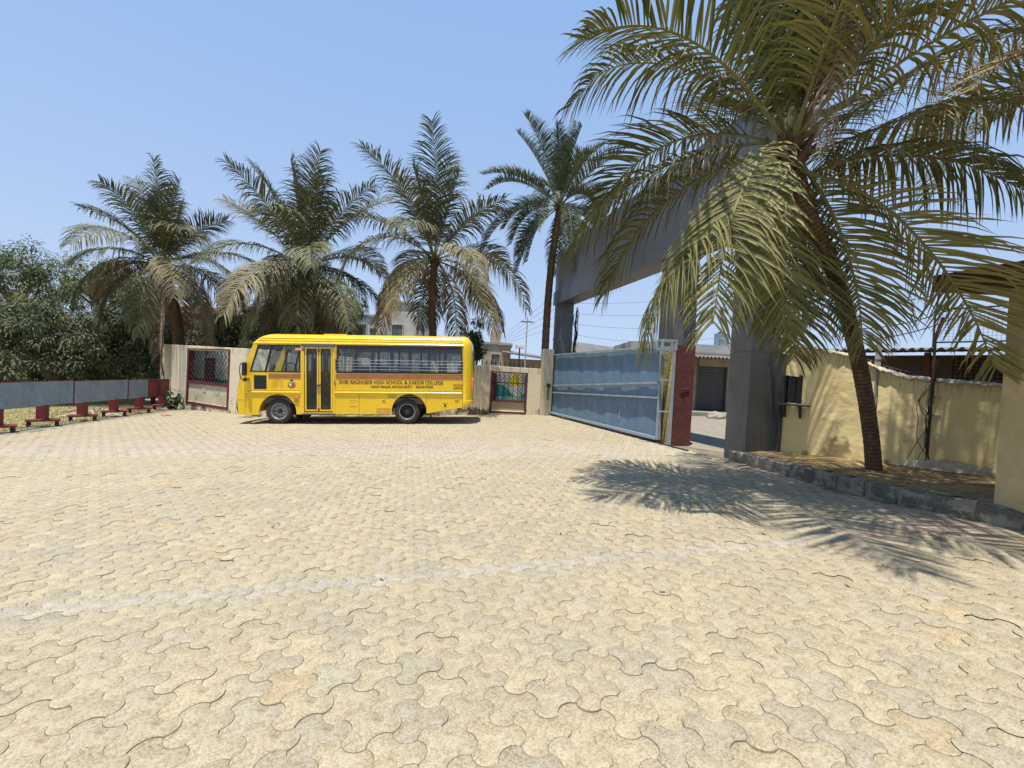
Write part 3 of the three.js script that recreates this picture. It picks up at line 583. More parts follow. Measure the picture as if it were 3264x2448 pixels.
// ------------------------------------------------------------------ guard house with a red canopy
{
  const o = thing('guard_house', 'yellow guard house wall under a dark red flat canopy', 'building', [5.32, gh(5.4) + FP, -4.83], -0.03);
  part(o, 'wall', metricUV(box2(0, 4.2, -0.1, 2.42, 0, 4.5)), M.houseWall);
  part(o, 'canopy', metricUV(rbox2(-0.40, 4.6, 2.34, 2.54, -0.66, 4.6, 0.015)), M.canopyRed).rotation.x = 0.07;
  part(o, 'canopy_beam', metricUV(rbox2(-0.06, 0.06, 2.10, 2.34, 0.35, 4.5, 0.01)), M.canopyRed);
}

// ------------------------------------------------------------------ school bus (local x from nose to tail, z = 0 on the door side)
function canvasTex(w, h, draw) { const c = document.createElement('canvas'); c.width = w; c.height = h; draw(c.getContext('2d'), w, h); const t = new THREE.CanvasTexture(c); t.colorSpace = THREE.SRGBColorSpace; t.wrapS = t.wrapT = THREE.ClampToEdgeWrapping; return t; }
const decal = (t, rough = 0.5) => new THREE.MeshStandardMaterial({ map: t, transparent: true, roughness: rough });
{
  const bus = thing('school_bus', 'yellow school bus with brown waist stripe parked along the cream wall', 'bus', [-8.185, gh(-8.185), -13.30]);
  bus.rotation.set(0, 4 * PI / 180, TILT, 'YZX');
  const WD = 2.1, B = M.busYellow, TOP = 2.45;
  const hole = (pts) => { const p = new THREE.Path(); pts.forEach(([x, y], i) => (i ? p.lineTo(x, y) : p.moveTo(x, y))); p.closePath(); return p; };
  const rectHole = (x0, x1, y0, y1) => hole([[x0, y0], [x0, y1], [x1, y1], [x1, y0]]);
  const arch = (cx, cy, r, a0, a1, n = 18) => { const out = []; for (let i = 0; i <= n; i++) { const t = mix(a0, a1, i / n); out.push([cx + Math.cos(t) * r, cy + Math.sin(t) * r]); } return out; };
  const outline = [[0.05, 0.29], [0.0, 0.75], [0.03, 1.10], [0.12, 1.50], [0.24, 1.80], [0.50, TOP], [6.74, TOP], [6.74, 0.52], [6.45, 0.48], [5.68, 0.34], ...arch(5.10, 0.40, 0.53, -0.11, PI + 0.17), [4.56, 0.31], [1.755, 0.30], ...arch(1.19, 0.36, 0.545, -0.11, PI + 0.12), [0.64, 0.28]];
  const cab = [[0.38, 1.58], [0.62, 2.40], [1.86, 2.40], [1.86, 1.56]];
  const WIN = [2.92, 6.72, 1.56, 2.41];
  const DOOR = [1.945, 2.835, 0.36, 2.42];
  const sideShape = (door) => { const s = shapeOf(outline); s.holes.push(hole(cab.map((p) => p))); s.holes.push(rectHole(...WIN)); if (door) s.holes.push(rectHole(...DOOR)); else s.holes.push(rectHole(1.97, 2.84, 1.56, 2.41)); return s; };
  const side = (door) => new THREE.ExtrudeGeometry(sideShape(door), { depth: 0.03, bevelEnabled: true, bevelSize: 0.004, bevelThickness: 0.004, bevelSegments: 1, bevelOffset: -0.004, curveSegments: 8 });
  part(bus, 'side_panel', metricUV(side(true).translate(0, 0, -0.034)), B);
  part(bus, 'side_panel', metricUV(side(false).translate(0, 0, -WD + 0.004)), B);
  // roof: rounded section swept along the bus, lower at the nose
  const sec = [[0.012, 2.425], [0.014, 2.455], [0.0, 2.47], [-0.012, 2.50], [-0.03, 2.56], [-0.075, 2.64], [-0.16, 2.705], [-0.32, 2.745], [-0.6, 2.765], [-1.05, 2.775]];
  const full = [...sec, ...sec.slice(0, -1).reverse().map(([z, y]) => [-WD - z, y])];
  const st = [[0.47, 0.0], [0.50, 0.10], [0.54, 0.38], [0.60, 0.62], [0.70, 0.83], [0.85, 0.96], [1.0, 1], [3, 1], [5, 1], [6.76, 1]];
  const skin = (rows) => { const pos = [], idx = [], n = rows[0].length; rows.forEach((r) => r.forEach((p) => pos.push(...p))); for (let i = 0; i + 1 < rows.length; i++) for (let j = 0; j + 1 < n; j++) { const a = i * n + j; idx.push(a, a + 1, a + n + 1, a, a + n + 1, a + n); } const g = new THREE.BufferGeometry(); g.setAttribute('position', new THREE.Float32BufferAttribute(pos, 3)); g.setIndex(idx); g.computeVertexNormals(); return g; };
  const roofRows = st.map(([x, k]) => full.map(([z, y]) => { const e = y < 2.46 ? y : 2.46 + (y - 2.46) * k; return [x, e, mix(clamp(z, -WD + 0.0, 0.0), z, k)]; }));
  const roof = part(bus, 'roof', metricUV(toCreasedNormals(skin(roofRows), 0.6)), B);
  part(roof, 'roof_hatch', metricUV(rbox2(2.3, 3.0, 2.765, 2.80, -1.4, -0.7, 0.015)), B);
  part(roof, 'roof_flap', at(box(0, 0.07, 0, 0.02, 0.2, 0.14), 6.62, 2.74, -0.6, 0, 0, -0.25), M.blackPlastic);
  // nose and windscreen
  const prof = [[0.05, 0.29], [-0.01, 0.50], [0.0, 0.75], [0.03, 1.10], [0.12, 1.50], [0.24, 1.80], [0.37, 2.12], [0.485, 2.42]];
  const across = (n) => Array.from({ length: n + 1 }, (_, i) => -WD * i / n);
  const noseRow = ([x, y]) => across(20).map((z) => { const u = (z + WD / 2) / (WD / 2); return [x - 0.16 * (1 - Math.pow(Math.abs(u), 3.2)), y, z]; });
  part(bus, 'front_panel', metricUV(toCreasedNormals(skin(prof.slice(0, 5).map(noseRow)), 0.5)), B);
  part(bus, 'windscreen', toCreasedNormals(skin(prof.slice(4).map(noseRow)), 0.6), M.pane);
  part(bus, 'windscreen_pillar', metricUV(skin(prof.slice(4).map((p) => noseRow(p).slice(0, 2).map(([x, y, z]) => [x - 0.004, y, z])))), B);
  part(bus, 'headlamp', new THREE.SphereGeometry(0.11, 16, 10).scale(0.4, 1.2, 1).translate(-0.07, 0.82, -0.3), M.pane);
  // rounded tail
  const lev = [[0.53, -0.28, 1.05], [0.66, 0.0, 1.05], [0.735, 0.0, 1.05], [0.745, -0.025, 1.045], [1.5, -0.01, 1.05], [2.2, -0.03, 1.05], [2.46, -0.05, 1.05], [2.50, -0.06, 1.038], [2.56, -0.08, 1.02], [2.64, -0.125, 0.975], [2.705, -0.19, 0.89], [2.745, -0.26, 0.73], [2.772, -0.33, 0.4]];
  const plan = [[0.0, 0], [0.10, -0.004], [0.19, -0.03], [0.26, -0.08], [0.305, -0.16], [0.33, -0.28], [0.345, -0.5], [0.36, -1.05]];
  const planF = [...plan, ...plan.slice(0, -1).reverse().map(([x, z]) => [x, -WD - z])];
  part(bus, 'tail_panel', metricUV(toCreasedNormals(skin(lev.map(([y, dx, hw]) => planF.map(([x, z]) => [6.735 + Math.max(0, x + dx * (x / 0.36)), y, -WD / 2 + (z + WD / 2) / (WD / 2) * hw]))), 0.5)), B);
  part(bus, 'rear_window', box2(7.085, 7.092, 1.62, 2.3, -1.85, -0.3), M.tintPane);
  part(bus, 'rear_lamp', rbox2(6.99, 7.075, 1.08, 1.42, -0.22, -0.1, 0.02), M.amber);
  // rails, stripe, gutter
  const tubeRail = (x0, x1) => at(new THREE.CapsuleGeometry(0.03, x1 - x0 - 0.06, 6, 10).rotateZ(PI / 2).scale(1, 0.95, 0.95), (x0 + x1) / 2, 0.965, 0.006);
  part(bus, 'rub_rail', metricUV(tubeRail(0.24, 1.86)), B); part(bus, 'rub_rail', metricUV(tubeRail(2.86, 6.73)), B);
  part(bus, 'waist_stripe', metricUV(box2(0.93, 1.86, 1.385, 1.53, -0.01, 0.008)), M.band); part(bus, 'waist_stripe', metricUV(box2(2.90, 6.73, 1.385, 1.53, -0.01, 0.008)), M.band);
  part(bus, 'seam_bead', metricUV(join([box2(0.25, 1.87, 1.035, 1.055, -0.01, 0.006), box2(2.87, 6.73, 1.035, 1.055, -0.01, 0.006), box2(0.62, 6.74, 2.60, 2.607, -0.05, -0.035), box2(0.62, 6.74, 2.52, 2.527, -0.03, -0.009)])), B);
  for (const b of [[0.238, 0.245, 0.29, 1.55], [3.60, 3.607, 0.31, 0.93], [5.62, 5.628, 0.36, 0.93], [6.735, 6.745, 0.52, 2.42], [0.01, 0.235, 0.725, 0.735]]) part(bus, 'panel_gap', box2(...b, -0.01, 0.0015), M.panelJoint);
  part(bus, 'body_patch', metricUV(box2(4.12, 4.53, 0.325, 0.50, -0.01, 0.0018)), M.busPatch); part(bus, 'body_patch', metricUV(box2(4.45, 4.72, 0.80, 0.92, -0.01, 0.0018)), M.busPatch);
  // cab side window
  const ring = (pts, inset, d) => { const s = shapeOf(pts), c = pts.reduce((a, p) => [a[0] + p[0] / pts.length, a[1] + p[1] / pts.length], [0, 0]); s.holes.push(hole(pts.map(([x, y]) => [x - Math.sign(x - c[0]) * inset * 1.2, y - Math.sign(y - c[1]) * inset]))); return new THREE.ExtrudeGeometry(s, { depth: d, bevelEnabled: false }); };
  for (const z of [-0.03, -WD]) {
    const w = new THREE.Group(); w.name = 'cab_window'; bus.add(w);
    part(w, 'window_frame', ring(cab, 0.035, 0.034).translate(0, 0, z), M.blackPlastic);
    part(w, 'window_bar', join([rod(V(0.83, 1.58, z + 0.015), V(1.02, 2.39, z + 0.015), 0.03, 0.03, 6), box2(1.42, 1.45, 1.58, 2.38, z, z + 0.02)]), M.blackPlastic);
    part(w, 'window_pane', new THREE.ShapeGeometry(shapeOf(cab)).translate(0, 0, z + 0.012), M.pane);
  }
  const vent = new RoundedBoxGeometry(0.37, 0.42, 0.02, 3, 0.008);
  part(bus, 'vent_window', rbox2(0.50, 0.87, 1.055, 1.48, -0.012, 0.006, 0.009), M.blackPlastic);
  part(bus, 'vent_mesh', join(Array.from({ length: 12 }, (_, i) => box2(0.53, 0.84, 1.085 + i * 0.032, 1.092 + i * 0.032, 0.004, 0.010))), M.darkMetal);
  // passenger windows: black frame, sliding panes, guard bars
  for (const z of [-0.03, -WD]) {
    const near = z > -1, w = new THREE.Group(); w.name = 'window_strip'; bus.add(w);
    part(w, 'window_frame', join([frameGeo(WIN[0], WIN[1], WIN[2], WIN[3], z - 0.004, z + 0.036, 0.05), box2(WIN[0] + 0.05, WIN[1] - 0.05, 2.30, 2.36, z, z + 0.03)]), M.blackPlastic);
    for (const x of [3.50, 4.17, 4.80, 5.46, 6.03]) part(w, 'window_post', box2(x - (near ? 0.025 : 0.06), x + (near ? 0.025 : 0.06), WIN[2] + 0.05, 2.30, z + 0.002, z + 0.026), M.blackPlastic);
    for (let k = 0; k < 6; k++) { const x0 = [2.97, 3.50, 4.17, 4.80, 5.46, 6.03][k], x1 = [3.50, 4.17, 4.80, 5.46, 6.03, 6.67][k]; part(w, 'window_pane', box2(x0, x1, WIN[2] + 0.05, 2.30, z + 0.008 + (k % 2) * 0.008, z + 0.011 + (k % 2) * 0.008), M.pane); }
  }
  for (const y of [1.675, 1.765, 1.86, 1.955]) part(bus, 'guard_bar', rod(V(2.90, y, 0.028), V(6.73, y - 0.01, 0.028), 0.0085, 0.0085, 8), M.steel);
  for (const [a, b] of [[2.90, 2.925], [4.47, 4.485], [6.70, 6.725]]) part(bus, 'guard_bar_bracket', box2(a, b, 1.64, 1.99, 0.0, 0.03), M.blackPlastic);
  // folding door
  const door = new THREE.Group(); door.name = 'entry_door'; bus.add(door);
  part(door, 'door_post', metricUV(join([box2(1.88, 1.965, 0.33, 2.36, -0.03, 0.012), box2(2.81, 2.875, 0.33, 2.36, -0.03, 0.012)])), B);
  for (const [x0, x1] of [[1.985, 2.385], [2.405, 2.795]]) {
    part(door, 'leaf_frame', metricUV(frameGeo(x0, x1, 0.40, 2.34, -0.045, -0.008, 0.045)), B);
    part(door, 'leaf_seal', frameGeo(x0 + 0.045, x1 - 0.045, 0.445, 2.295, -0.04, -0.014, 0.022), M.blackPlastic);
    part(door, 'door_glass', box2(x0 + 0.067, x1 - 0.067, 0.467, 2.273, -0.03, -0.026), M.tintPane);
    part(door, 'kick_panel', metricUV(box2(x0 + 0.067, x1 - 0.067, 0.467, 0.86, -0.06, -0.05)), M.floorMat);
  }
  part(door, 'door_handle', join([rbox2(2.36, 2.44, 1.15, 1.23, -0.01, 0.04, 0.008), rbox2(2.33, 2.46, 1.20, 1.215, 0.0, 0.05, 0.005)]), M.steel);
  part(door, 'hinge', join([rbox2(2.37, 2.42, 0.42, 0.49, -0.01, 0.01, 0.004), rbox2(2.37, 2.42, 2.2, 2.27, -0.01, 0.01, 0.004)]), M.rust);
  part(bus, 'door_header', rbox2(1.90, 2.88, 2.345, 2.44, -0.02, 0.045, 0.012), M.steel);
  part(bus, 'door_step', rbox2(1.93, 2.86, 0.29, 0.345, -0.3, 0.02, 0.01), M.steel);
  part(bus, 'grab_pole', join([rod(V(2.62, 0.9, -0.35), V(2.62, 2.4, -0.35), 0.016), rod(V(2.5, 1.6, -0.12), V(2.76, 1.0, -0.12), 0.016)]), M.amber);
  part(bus, 'stair_tread', join([box2(1.95, 2.84, 0.36, 0.40, -0.7, -0.06), box2(1.95, 2.84, 0.6, 0.64, -0.7, -0.32), box2(1.95, 2.84, 0.84, 0.88, -0.9, -0.55)]), M.floorMat);
  // inside
  part(bus, 'cabin_floor', join([box2(2.86, 6.8, 0.84, 0.88, -2.05, -0.05), box2(0.4, 1.92, 0.84, 0.88, -2.05, -0.05), box2(1.92, 2.86, 0.84, 0.88, -2.05, -0.9)]), M.floorMat);
  part(bus, 'cabin_ceiling', box2(0.7, 6.8, 2.43, 2.45, -2.06, -0.04), M.lining);
  part(bus, 'cabin_rear_lining', join([box2(6.70, 6.72, 0.88, 1.70, -2.05, -0.04), box2(6.70, 6.72, 2.25, 2.43, -2.05, -0.04), box2(6.70, 6.72, 1.7, 2.25, -2.05, -1.5), box2(6.70, 6.72, 1.7, 2.25, -0.5, -0.04)]), M.lining);
  const seatGeo = join([rbox2(0, 0.42, 1.18, 1.30, 0, 0.82, 0.03), at(rbox2(-0.04, 0.05, 1.25, 1.82, 0, 0.82, 0.03), 0.42, 0, 0, 0, 0, 0), box2(0.1, 0.14, 0.88, 1.2, 0.1, 0.14), box2(0.1, 0.14, 0.88, 1.2, 0.66, 0.70)]);
  for (const x of [2.95, 3.62, 4.3, 4.98, 5.64, 6.2]) for (const z of [-0.92, -2.02]) { const s = part(bus, 'passenger_seat', seatGeo, M.seat); s.position.set(x, 0, z); }
  part(bus, 'seat_handrail', join([2.95, 3.62, 4.3, 4.98, 5.64].map((x) => rod(V(x + 0.44, 1.9, -0.95), V(x + 0.44, 1.9, -0.14), 0.014, 0.014, 6))), M.steel);
  part(bus, 'driver_seat', join([rbox2(1.25, 1.7, 1.2, 1.32, -1.9, -1.35, 0.03), rbox2(1.66, 1.76, 1.25, 2.05, -1.88, -1.37, 0.03)]), M.seat);
  part(bus, 'dashboard', join([rbox2(0.18, 0.62, 1.1, 1.58, -2.03, -0.06, 0.05)]), M.blackPlastic);
  part(bus, 'steering_wheel', at(new THREE.TorusGeometry(0.22, 0.016, 8, 28), 0.92, 1.66, -1.6, 0, PI / 2 - 0.5, 0), M.blackPlastic);
  part(bus, 'partition_pole', join([rod(V(1.9, 0.9, -0.9), V(1.9, 2.42, -0.9), 0.018), rod(V(2.9, 0.9, -0.95), V(2.9, 2.42, -0.95), 0.018)]), M.steel);
  // underbody
  part(bus, 'chassis', join([box2(0.3, 6.2, 0.46, 0.62, -1.55, -1.43), box2(0.3, 6.2, 0.46, 0.62, -0.67, -0.55), box2(0.2, 6.4, 0.62, 0.80, -2.0, -0.1), box2(3.0, 3.9, 0.36, 0.6, -0.62, -0.2), box2(4.95, 5.1, 0.3, 0.46, -1.8, -0.3), box2(1.1, 1.28, 0.3, 0.44, -1.8, -0.3)]), M.dustyBlack);
  const wellGeo = (cx, r) => { const g = new THREE.CylinderGeometry(r, r, 0.42, 26, 1, true, 0, PI).rotateX(PI / 2); return g.rotateZ(PI / 2).translate(cx, 0.38, -0.25); };
  part(bus, 'wheel_well', join([wellGeo(1.19, 0.56), wellGeo(5.10, 0.56)]), B);
  part(bus, 'mud_flap', join([box2(1.90, 1.915, 0.12, 0.42, -0.42, -0.1), box2(5.72, 5.735, 0.12, 0.45, -0.42, -0.1)]), M.blackPlastic);
  // wheels
  const tyreP = [[0.245, -0.10], [0.28, -0.125], [0.335, -0.12], [0.366, -0.098], [0.382, -0.06], [0.386, 0], [0.382, 0.06], [0.366, 0.098], [0.335, 0.12], [0.28, 0.125], [0.245, 0.10]].map(([r, y]) => new THREE.Vector2(r, y));
  const wheel = (x, z, rear) => {
    const w = new THREE.Group(); w.name = 'wheel'; w.position.set(x, 0.386, z); bus.add(w);
    part(w, 'tyre', metricUV(toCreasedNormals(new THREE.LatheGeometry(tyreP, 44).rotateX(PI / 2), 0.6)), M.rubber);
    const p = rear ? [[0.0, -0.02], [0.1, -0.02], [0.13, -0.05], [0.185, -0.075], [0.2, -0.01], [0.212, 0.075], [0.235, 0.105], [0.25, 0.10]] : [[0.0, 0.045], [0.085, 0.045], [0.10, 0.03], [0.165, 0.018], [0.195, 0.0], [0.205, 0.05], [0.232, 0.10], [0.25, 0.10]];
    part(w, 'rim', metricUV(toCreasedNormals(new THREE.LatheGeometry(p.map(([r, y]) => new THREE.Vector2(r, y)), 40).rotateX(PI / 2), 0.5)), rear ? M.rimDark : M.rimPaint);
    if (rear) part(w, 'rim_lip', new THREE.TorusGeometry(0.236, 0.013, 8, 40).translate(0, 0, 0.103), M.rimPaint);
    part(w, 'hub', new THREE.CylinderGeometry(0.06, 0.075, 0.09, 18).rotateX(PI / 2).translate(0, 0, rear ? 0.03 : 0.075), rear ? M.rimDark : M.blackPlastic);
    part(w, 'hand_hole', join(Array.from({ length: 10 }, (_, i) => { const a = i * PI / 5; return new THREE.CylinderGeometry(0.021, 0.021, 0.012, 10).rotateX(PI / 2).translate(Math.cos(a) * 0.163, Math.sin(a) * 0.163, rear ? -0.062 : 0.018); })), M.blackPlastic);
    part(w, 'wheel_nut', join(Array.from({ length: 6 }, (_, i) => { const a = i * PI / 3; return new THREE.CylinderGeometry(0.014, 0.014, 0.03, 6).rotateX(PI / 2).translate(Math.cos(a) * 0.115, Math.sin(a) * 0.115, rear ? -0.02 : 0.04); })), M.darkMetal);
    part(w, 'tread_block', join(Array.from({ length: 44 }, (_, i) => { const a = i / 44 * PI * 2; return at(box(0, 0, 0, 0.008, 0.034, 0.22), Math.cos(a) * 0.384, Math.sin(a) * 0.384, 0, 0, 0, a); })), M.rubber);
  };
  wheel(1.20, -0.17, false); wheel(5.03, -0.17, true);
  for (const x of [1.20, 5.03]) { wheel(x, -WD + 0.17, true); }
  // mirror, lamps, flaps
  const mi = new THREE.Group(); mi.name = 'side_mirror'; bus.add(mi);
  part(mi, 'mirror_arm', tube([V(0.24, 1.86, 0.02), V(0.20, 1.80, 0.16), V(0.20, 1.40, 0.16), V(0.235, 1.31, 0.06)], 0.013, 20, 6), M.blackPlastic);
  part(mi, 'mirror_head', rbox2(0.25, 0.36, 1.46, 1.86, 0.08, 0.22, 0.035), M.blackPlastic); part(mi, 'blind_spot_mirror', rbox2(0.27, 0.345, 1.29, 1.40, 0.06, 0.17, 0.03), M.blackPlastic);
  part(bus, 'far_mirror', join([tube([V(0.1, 1.75, -WD), V(0.0, 1.85, -WD - 0.15), V(0.02, 1.55, -WD - 0.2)], 0.013, 12, 5), rbox2(-0.03, 0.08, 1.5, 1.84, -WD - 0.3, -WD - 0.15, 0.03)]), M.blackPlastic);
  part(bus, 'indicator_lamp', rbox2(1.66, 1.82, 0.755, 0.835, -0.01, 0.045, 0.018), M.amber);
  part(bus, 'side_reflector', join([rbox2(1.67, 1.80, 0.675, 0.715, -0.01, 0.012, 0.006), rbox2(4.28, 4.39, 0.735, 0.755, -0.01, 0.02, 0.006), rbox2(6.50, 6.62, 0.755, 0.785, -0.01, 0.02, 0.006)]), M.amber);
  part(bus, 'fuel_flap', metricUV(frameGeo(3.31, 3.55, 0.56, 0.76, -0.004, 0.008, 0.018)), B);
  part(bus, 'flap_plate', metricUV(box2(3.33, 3.53, 0.58, 0.74, -0.004, 0.0035)), B);
  part(bus, 'tail_pipe_hole', new THREE.CylinderGeometry(0.035, 0.035, 0.02, 20).rotateX(PI / 2).translate(6.20, 0.585, 0), M.blackPlastic);
  part(bus, 'body_handle', join([tube([V(2.885, 1.33, 0), V(2.875, 1.30, 0.03), V(2.875, 1.22, 0.03), V(2.885, 1.19, 0)], 0.009, 12, 5), box2(6.12, 6.29, 0.648, 0.655, 0, 0.004)]), M.blackPlastic);
  // painted lettering and crest
  const ink = '#3a1710';
  const letters = canvasTex(2048, 256, (c, w, h) => {
    c.fillStyle = ink; c.textBaseline = 'alphabetic';
    const fit = (t, x, y, width, size, font = 'sans-serif') => { c.font = size + 'px ' + font; c.save(); c.translate(x, y); c.scale(width / c.measureText(t).width, 1); c.fillText(t, 0, 0); c.strokeText(t, 0, 0); c.restore(); };
    c.strokeStyle = ink; c.lineWidth = 5; fit('SHRI RAGHUBIR HIGH SCHOOL & JUNIOR COLLEGE', 40, 120, 1960, 128);
    c.fillStyle = '#5a2a12';
    fit('YADAV NAGAR, BOISAR (EAST)', 630, 214, 770, 72, 'sans-serif');
    fit('9657672935', 1475, 214, 330, 72, 'sans-serif');
    c.strokeStyle = '#5a2a12'; c.lineWidth = 5; c.beginPath(); c.moveTo(1432, 170); c.quadraticCurveTo(1430, 200, 1460, 204); c.stroke();
  });
  const plate = (x0, x1, y0, y1, z, t) => new THREE.PlaneGeometry(x1 - x0, y1 - y0).translate((x0 + x1) / 2, (y0 + y1) / 2, z);
  part(bus, 'school_lettering', plate(2.93, 6.22, 1.075, 1.375, 0.0065), decal(letters));
  part(bus, 'number_plate_paint', plate(6.45, 6.73, 1.075, 1.265, 0.0065), decal(canvasTex(512, 340, (c, w, h) => { c.strokeStyle = '#7a4a10'; c.lineWidth = 5; c.strokeRect(8, 8, w - 16, 130); c.fillStyle = ink; const fit = (t, x, y, width, f) => { c.font = f; c.save(); c.translate(x, y); c.scale(width / c.measureText(t).width, 1); c.fillText(t, 0, 0); c.restore(); }; fit('MH.48.CQ', 24, 118, 460, 'bold 112px sans-serif'); fit('2556', 16, 310, 480, 'bold 176px sans-serif'); })));
  part(bus, 'notice_lettering', plate(0.98, 1.42, 1.06, 1.36, 0.0065), decal(canvasTex(512, 350, (c) => {
    c.fillStyle = '#a1500f'; const r = rngOf(3); const word = (x, y, len, hh) => { let q = x; while (q < x + len) { const l = 5 + r() * 9; c.fillRect(q, y + r() * 3, Math.min(l, x + len - q), hh * (0.6 + 0.4 * r())); q += l + 3; } };
    word(150, 12, 190, 15);
    [[160, 110], [250, 50], [190, 60], [185, 45], [180, 130], [165, 45], [110, 40]].forEach(([a, b], i) => { word(52, 62 + i * 40, 12, 12); word(85, 62 + i * 40, a, 14); word(350, 62 + i * 40, b, 14); });
  })));
  part(bus, 'school_crest', plate(1.455, 1.745, 1.07, 1.37, 0.0065), decal(canvasTex(400, 400, (c) => {
    c.translate(200, 200);
    // wreath
    for (const s of [-1, 1]) for (let k = 0; k < 9; k++) { const a = 0.5 + k * 0.24; const x = s * Math.sin(a) * 145, y = Math.cos(a) * 120 - 8; c.save(); c.translate(x, y); c.rotate(s * (PI / 2 - a) + (s > 0 ? 0.4 : -0.4)); c.fillStyle = k % 2 ? '#2c2410' : '#d8c56a'; c.beginPath(); c.ellipse(0, 0, 24, 9, 0, 0, 7); c.fill(); c.restore(); }
    // cap and book
    c.fillStyle = '#17120c'; c.beginPath(); c.moveTo(0, -188); c.lineTo(86, -152); c.lineTo(0, -122); c.lineTo(-86, -152); c.closePath(); c.fill(); c.fillRect(-42, -140, 84, 26);
    c.fillStyle = '#e6d8b0'; c.fillRect(-80, -104, 160, 26); c.fillStyle = '#2a1f14'; c.fillRect(-84, -112, 168, 9); c.fillRect(-84, -76, 168, 9); c.fillStyle = '#cbbd90'; c.fillRect(-74, -62, 148, 18);
    // shield in two halves
    c.fillStyle = '#231820'; c.beginPath(); c.moveTo(-92, -44); c.lineTo(92, -44); c.lineTo(92, 40); c.quadraticCurveTo(80, 96, 0, 118); c.quadraticCurveTo(-80, 96, -92, 40); c.closePath(); c.fill();
    c.fillStyle = '#e7e6d2'; c.beginPath(); c.moveTo(-80, -22); c.lineTo(-6, -22); c.lineTo(-6, 98); c.quadraticCurveTo(-70, 82, -80, 34); c.closePath(); c.fill();
    c.fillStyle = '#c7455e'; c.beginPath(); c.moveTo(6, -22); c.lineTo(80, -22); c.lineTo(80, 34); c.quadraticCurveTo(70, 82, 6, 98); c.closePath(); c.fill();
    c.strokeStyle = '#231820'; c.lineWidth = 8; c.beginPath(); c.moveTo(14, 60); c.lineTo(70, 4); c.moveTo(20, 0); c.lineTo(72, 66); c.stroke();
    // ribbon
    c.strokeStyle = '#b0502c'; c.lineWidth = 36; c.beginPath(); c.arc(0, -10, 158, 0.32, PI - 0.32); c.stroke(); c.strokeStyle = '#6e2a17'; c.lineWidth = 4; for (const rr of [140, 176]) { c.beginPath(); c.arc(0, -10, rr, 0.32, PI - 0.32); c.stroke(); }
  })));
  part(bus, 'stop_sticker', plate(1.70, 1.96, 2.225, 2.315, 0.014), decal(canvasTex(256, 96, (c) => { c.fillStyle = '#b4613a'; c.fillRect(0, 0, 256, 96); c.fillStyle = '#f3e4cf'; c.font = 'bold 82px sans-serif'; c.fillText('STOP', 16, 78); })));
  part(bus, 'flap_lettering', plate(3.37, 3.49, 0.645, 0.675, 0.0065), decal(canvasTex(128, 32, (c) => { c.fillStyle = '#7a5410'; c.font = 'bold 24px sans-serif'; c.fillText('FUEL TANK', 0, 24, 128); })));
}

// ------------------------------------------------------------------ wheeled barricades in a row at the lawn's edge
{
  const A = [-12.58, -10.6], B = [-14.30, -18.55], L = Math.hypot(B[0] - A[0], B[1] - A[1]), ry = Math.atan2(-(B[1] - A[1]), B[0] - A[0]);
  const cuts = [[-2.6, -0.2], [-0.15, 2.79], [2.83, 5.37], [5.41, 6.62], [6.66, 8.05]];
  const notes = ['blue barricade board on red wheeled stand at the outer end of the row', 'long blue barricade board on red wheeled stand, second from the outer end', 'blue barricade board on red wheeled stand in the middle of the row', 'short blue barricade board on red stand beside the maroon board', 'maroon barricade board on narrow wheeled stand beside the cream wall'];
  cuts.forEach(([s0, s1], k) => {
    const red = k === 4, m = (s0 + s1) / 2, x = mix(A[0], B[0], m / L), z = mix(A[1], B[1], m / L), w = s1 - s0;
    const o = thing('wheeled_barricade', notes[k], 'barricade', [x, gh(x), z]); o.rotation.set(0, ry, 0);
    const y0 = 0.58, y1 = 1.25;
    part(o, 'board', metricUV(rbox2(-w / 2, w / 2, y0, y1, -0.02, 0.02, 0.006), 1, k * 0.3, 0), red ? M.boardRed : M.boardBlue);
    part(o, 'board_edge', metricUV(join([box2(-w / 2 - 0.012, -w / 2 - 0.001, y0, y1, -0.03, 0.03), box2(w / 2 + 0.001, w / 2 + 0.012, y0, y1, -0.03, 0.03), box2(-w / 2, w / 2, y1 + 0.001, y1 + 0.009, -0.024, 0.024)])), M.boardRed);
    if (red) part(o, 'board_stile', metricUV(join([box2(-0.09, 0.09, y0, y1, 0.022, 0.04), box2(-w / 2, w / 2, y1 - 0.08, y1, 0.022, 0.038)])), M.maroon);
    const feet = k === 0 ? [-0.6, 0.62] : k === 1 ? [-0.98, 0.42] : k === 2 ? [-0.85, 0.62] : k === 3 ? [0.12] : [0.35];
    for (const fx of feet) {
      const s = new THREE.Group(); s.name = 'stand'; s.position.x = fx; o.add(s);
      part(s, 'post', metricUV(rbox2(-0.13, 0.13, 0.2, 0.60, -0.015, 0.015, 0.006).rotateY(-PI / 2 * 0.62).translate(0, 0, red ? -0.03 : -0.02)), M.boardRed);
      part(s, 'foot_bar', metricUV(rbox2(-0.34, 0.34, 0.15, 0.21, -0.14, 0.14, 0.008).rotateY(-PI / 2 * 0.62)), M.boardRed);
      const cg = join([new THREE.CylinderGeometry(0.055, 0.055, 0.035, 14).rotateX(PI / 2).translate(0, 0.055, 0), box2(-0.03, 0.03, 0.06, 0.15, -0.03, -0.02), box2(-0.03, 0.03, 0.06, 0.15, 0.02, 0.03)]);
      for (const [cx, cz] of [[-0.27, -0.09], [-0.27, 0.09], [0.27, -0.09], [0.27, 0.09]]) { const q = V(cx, 0, cz).applyAxisAngle(V(0, 1, 0), -PI / 2 * 0.62), c = part(s, 'caster', cg, M.darkMetal); c.position.copy(q); }
    }
  });
}

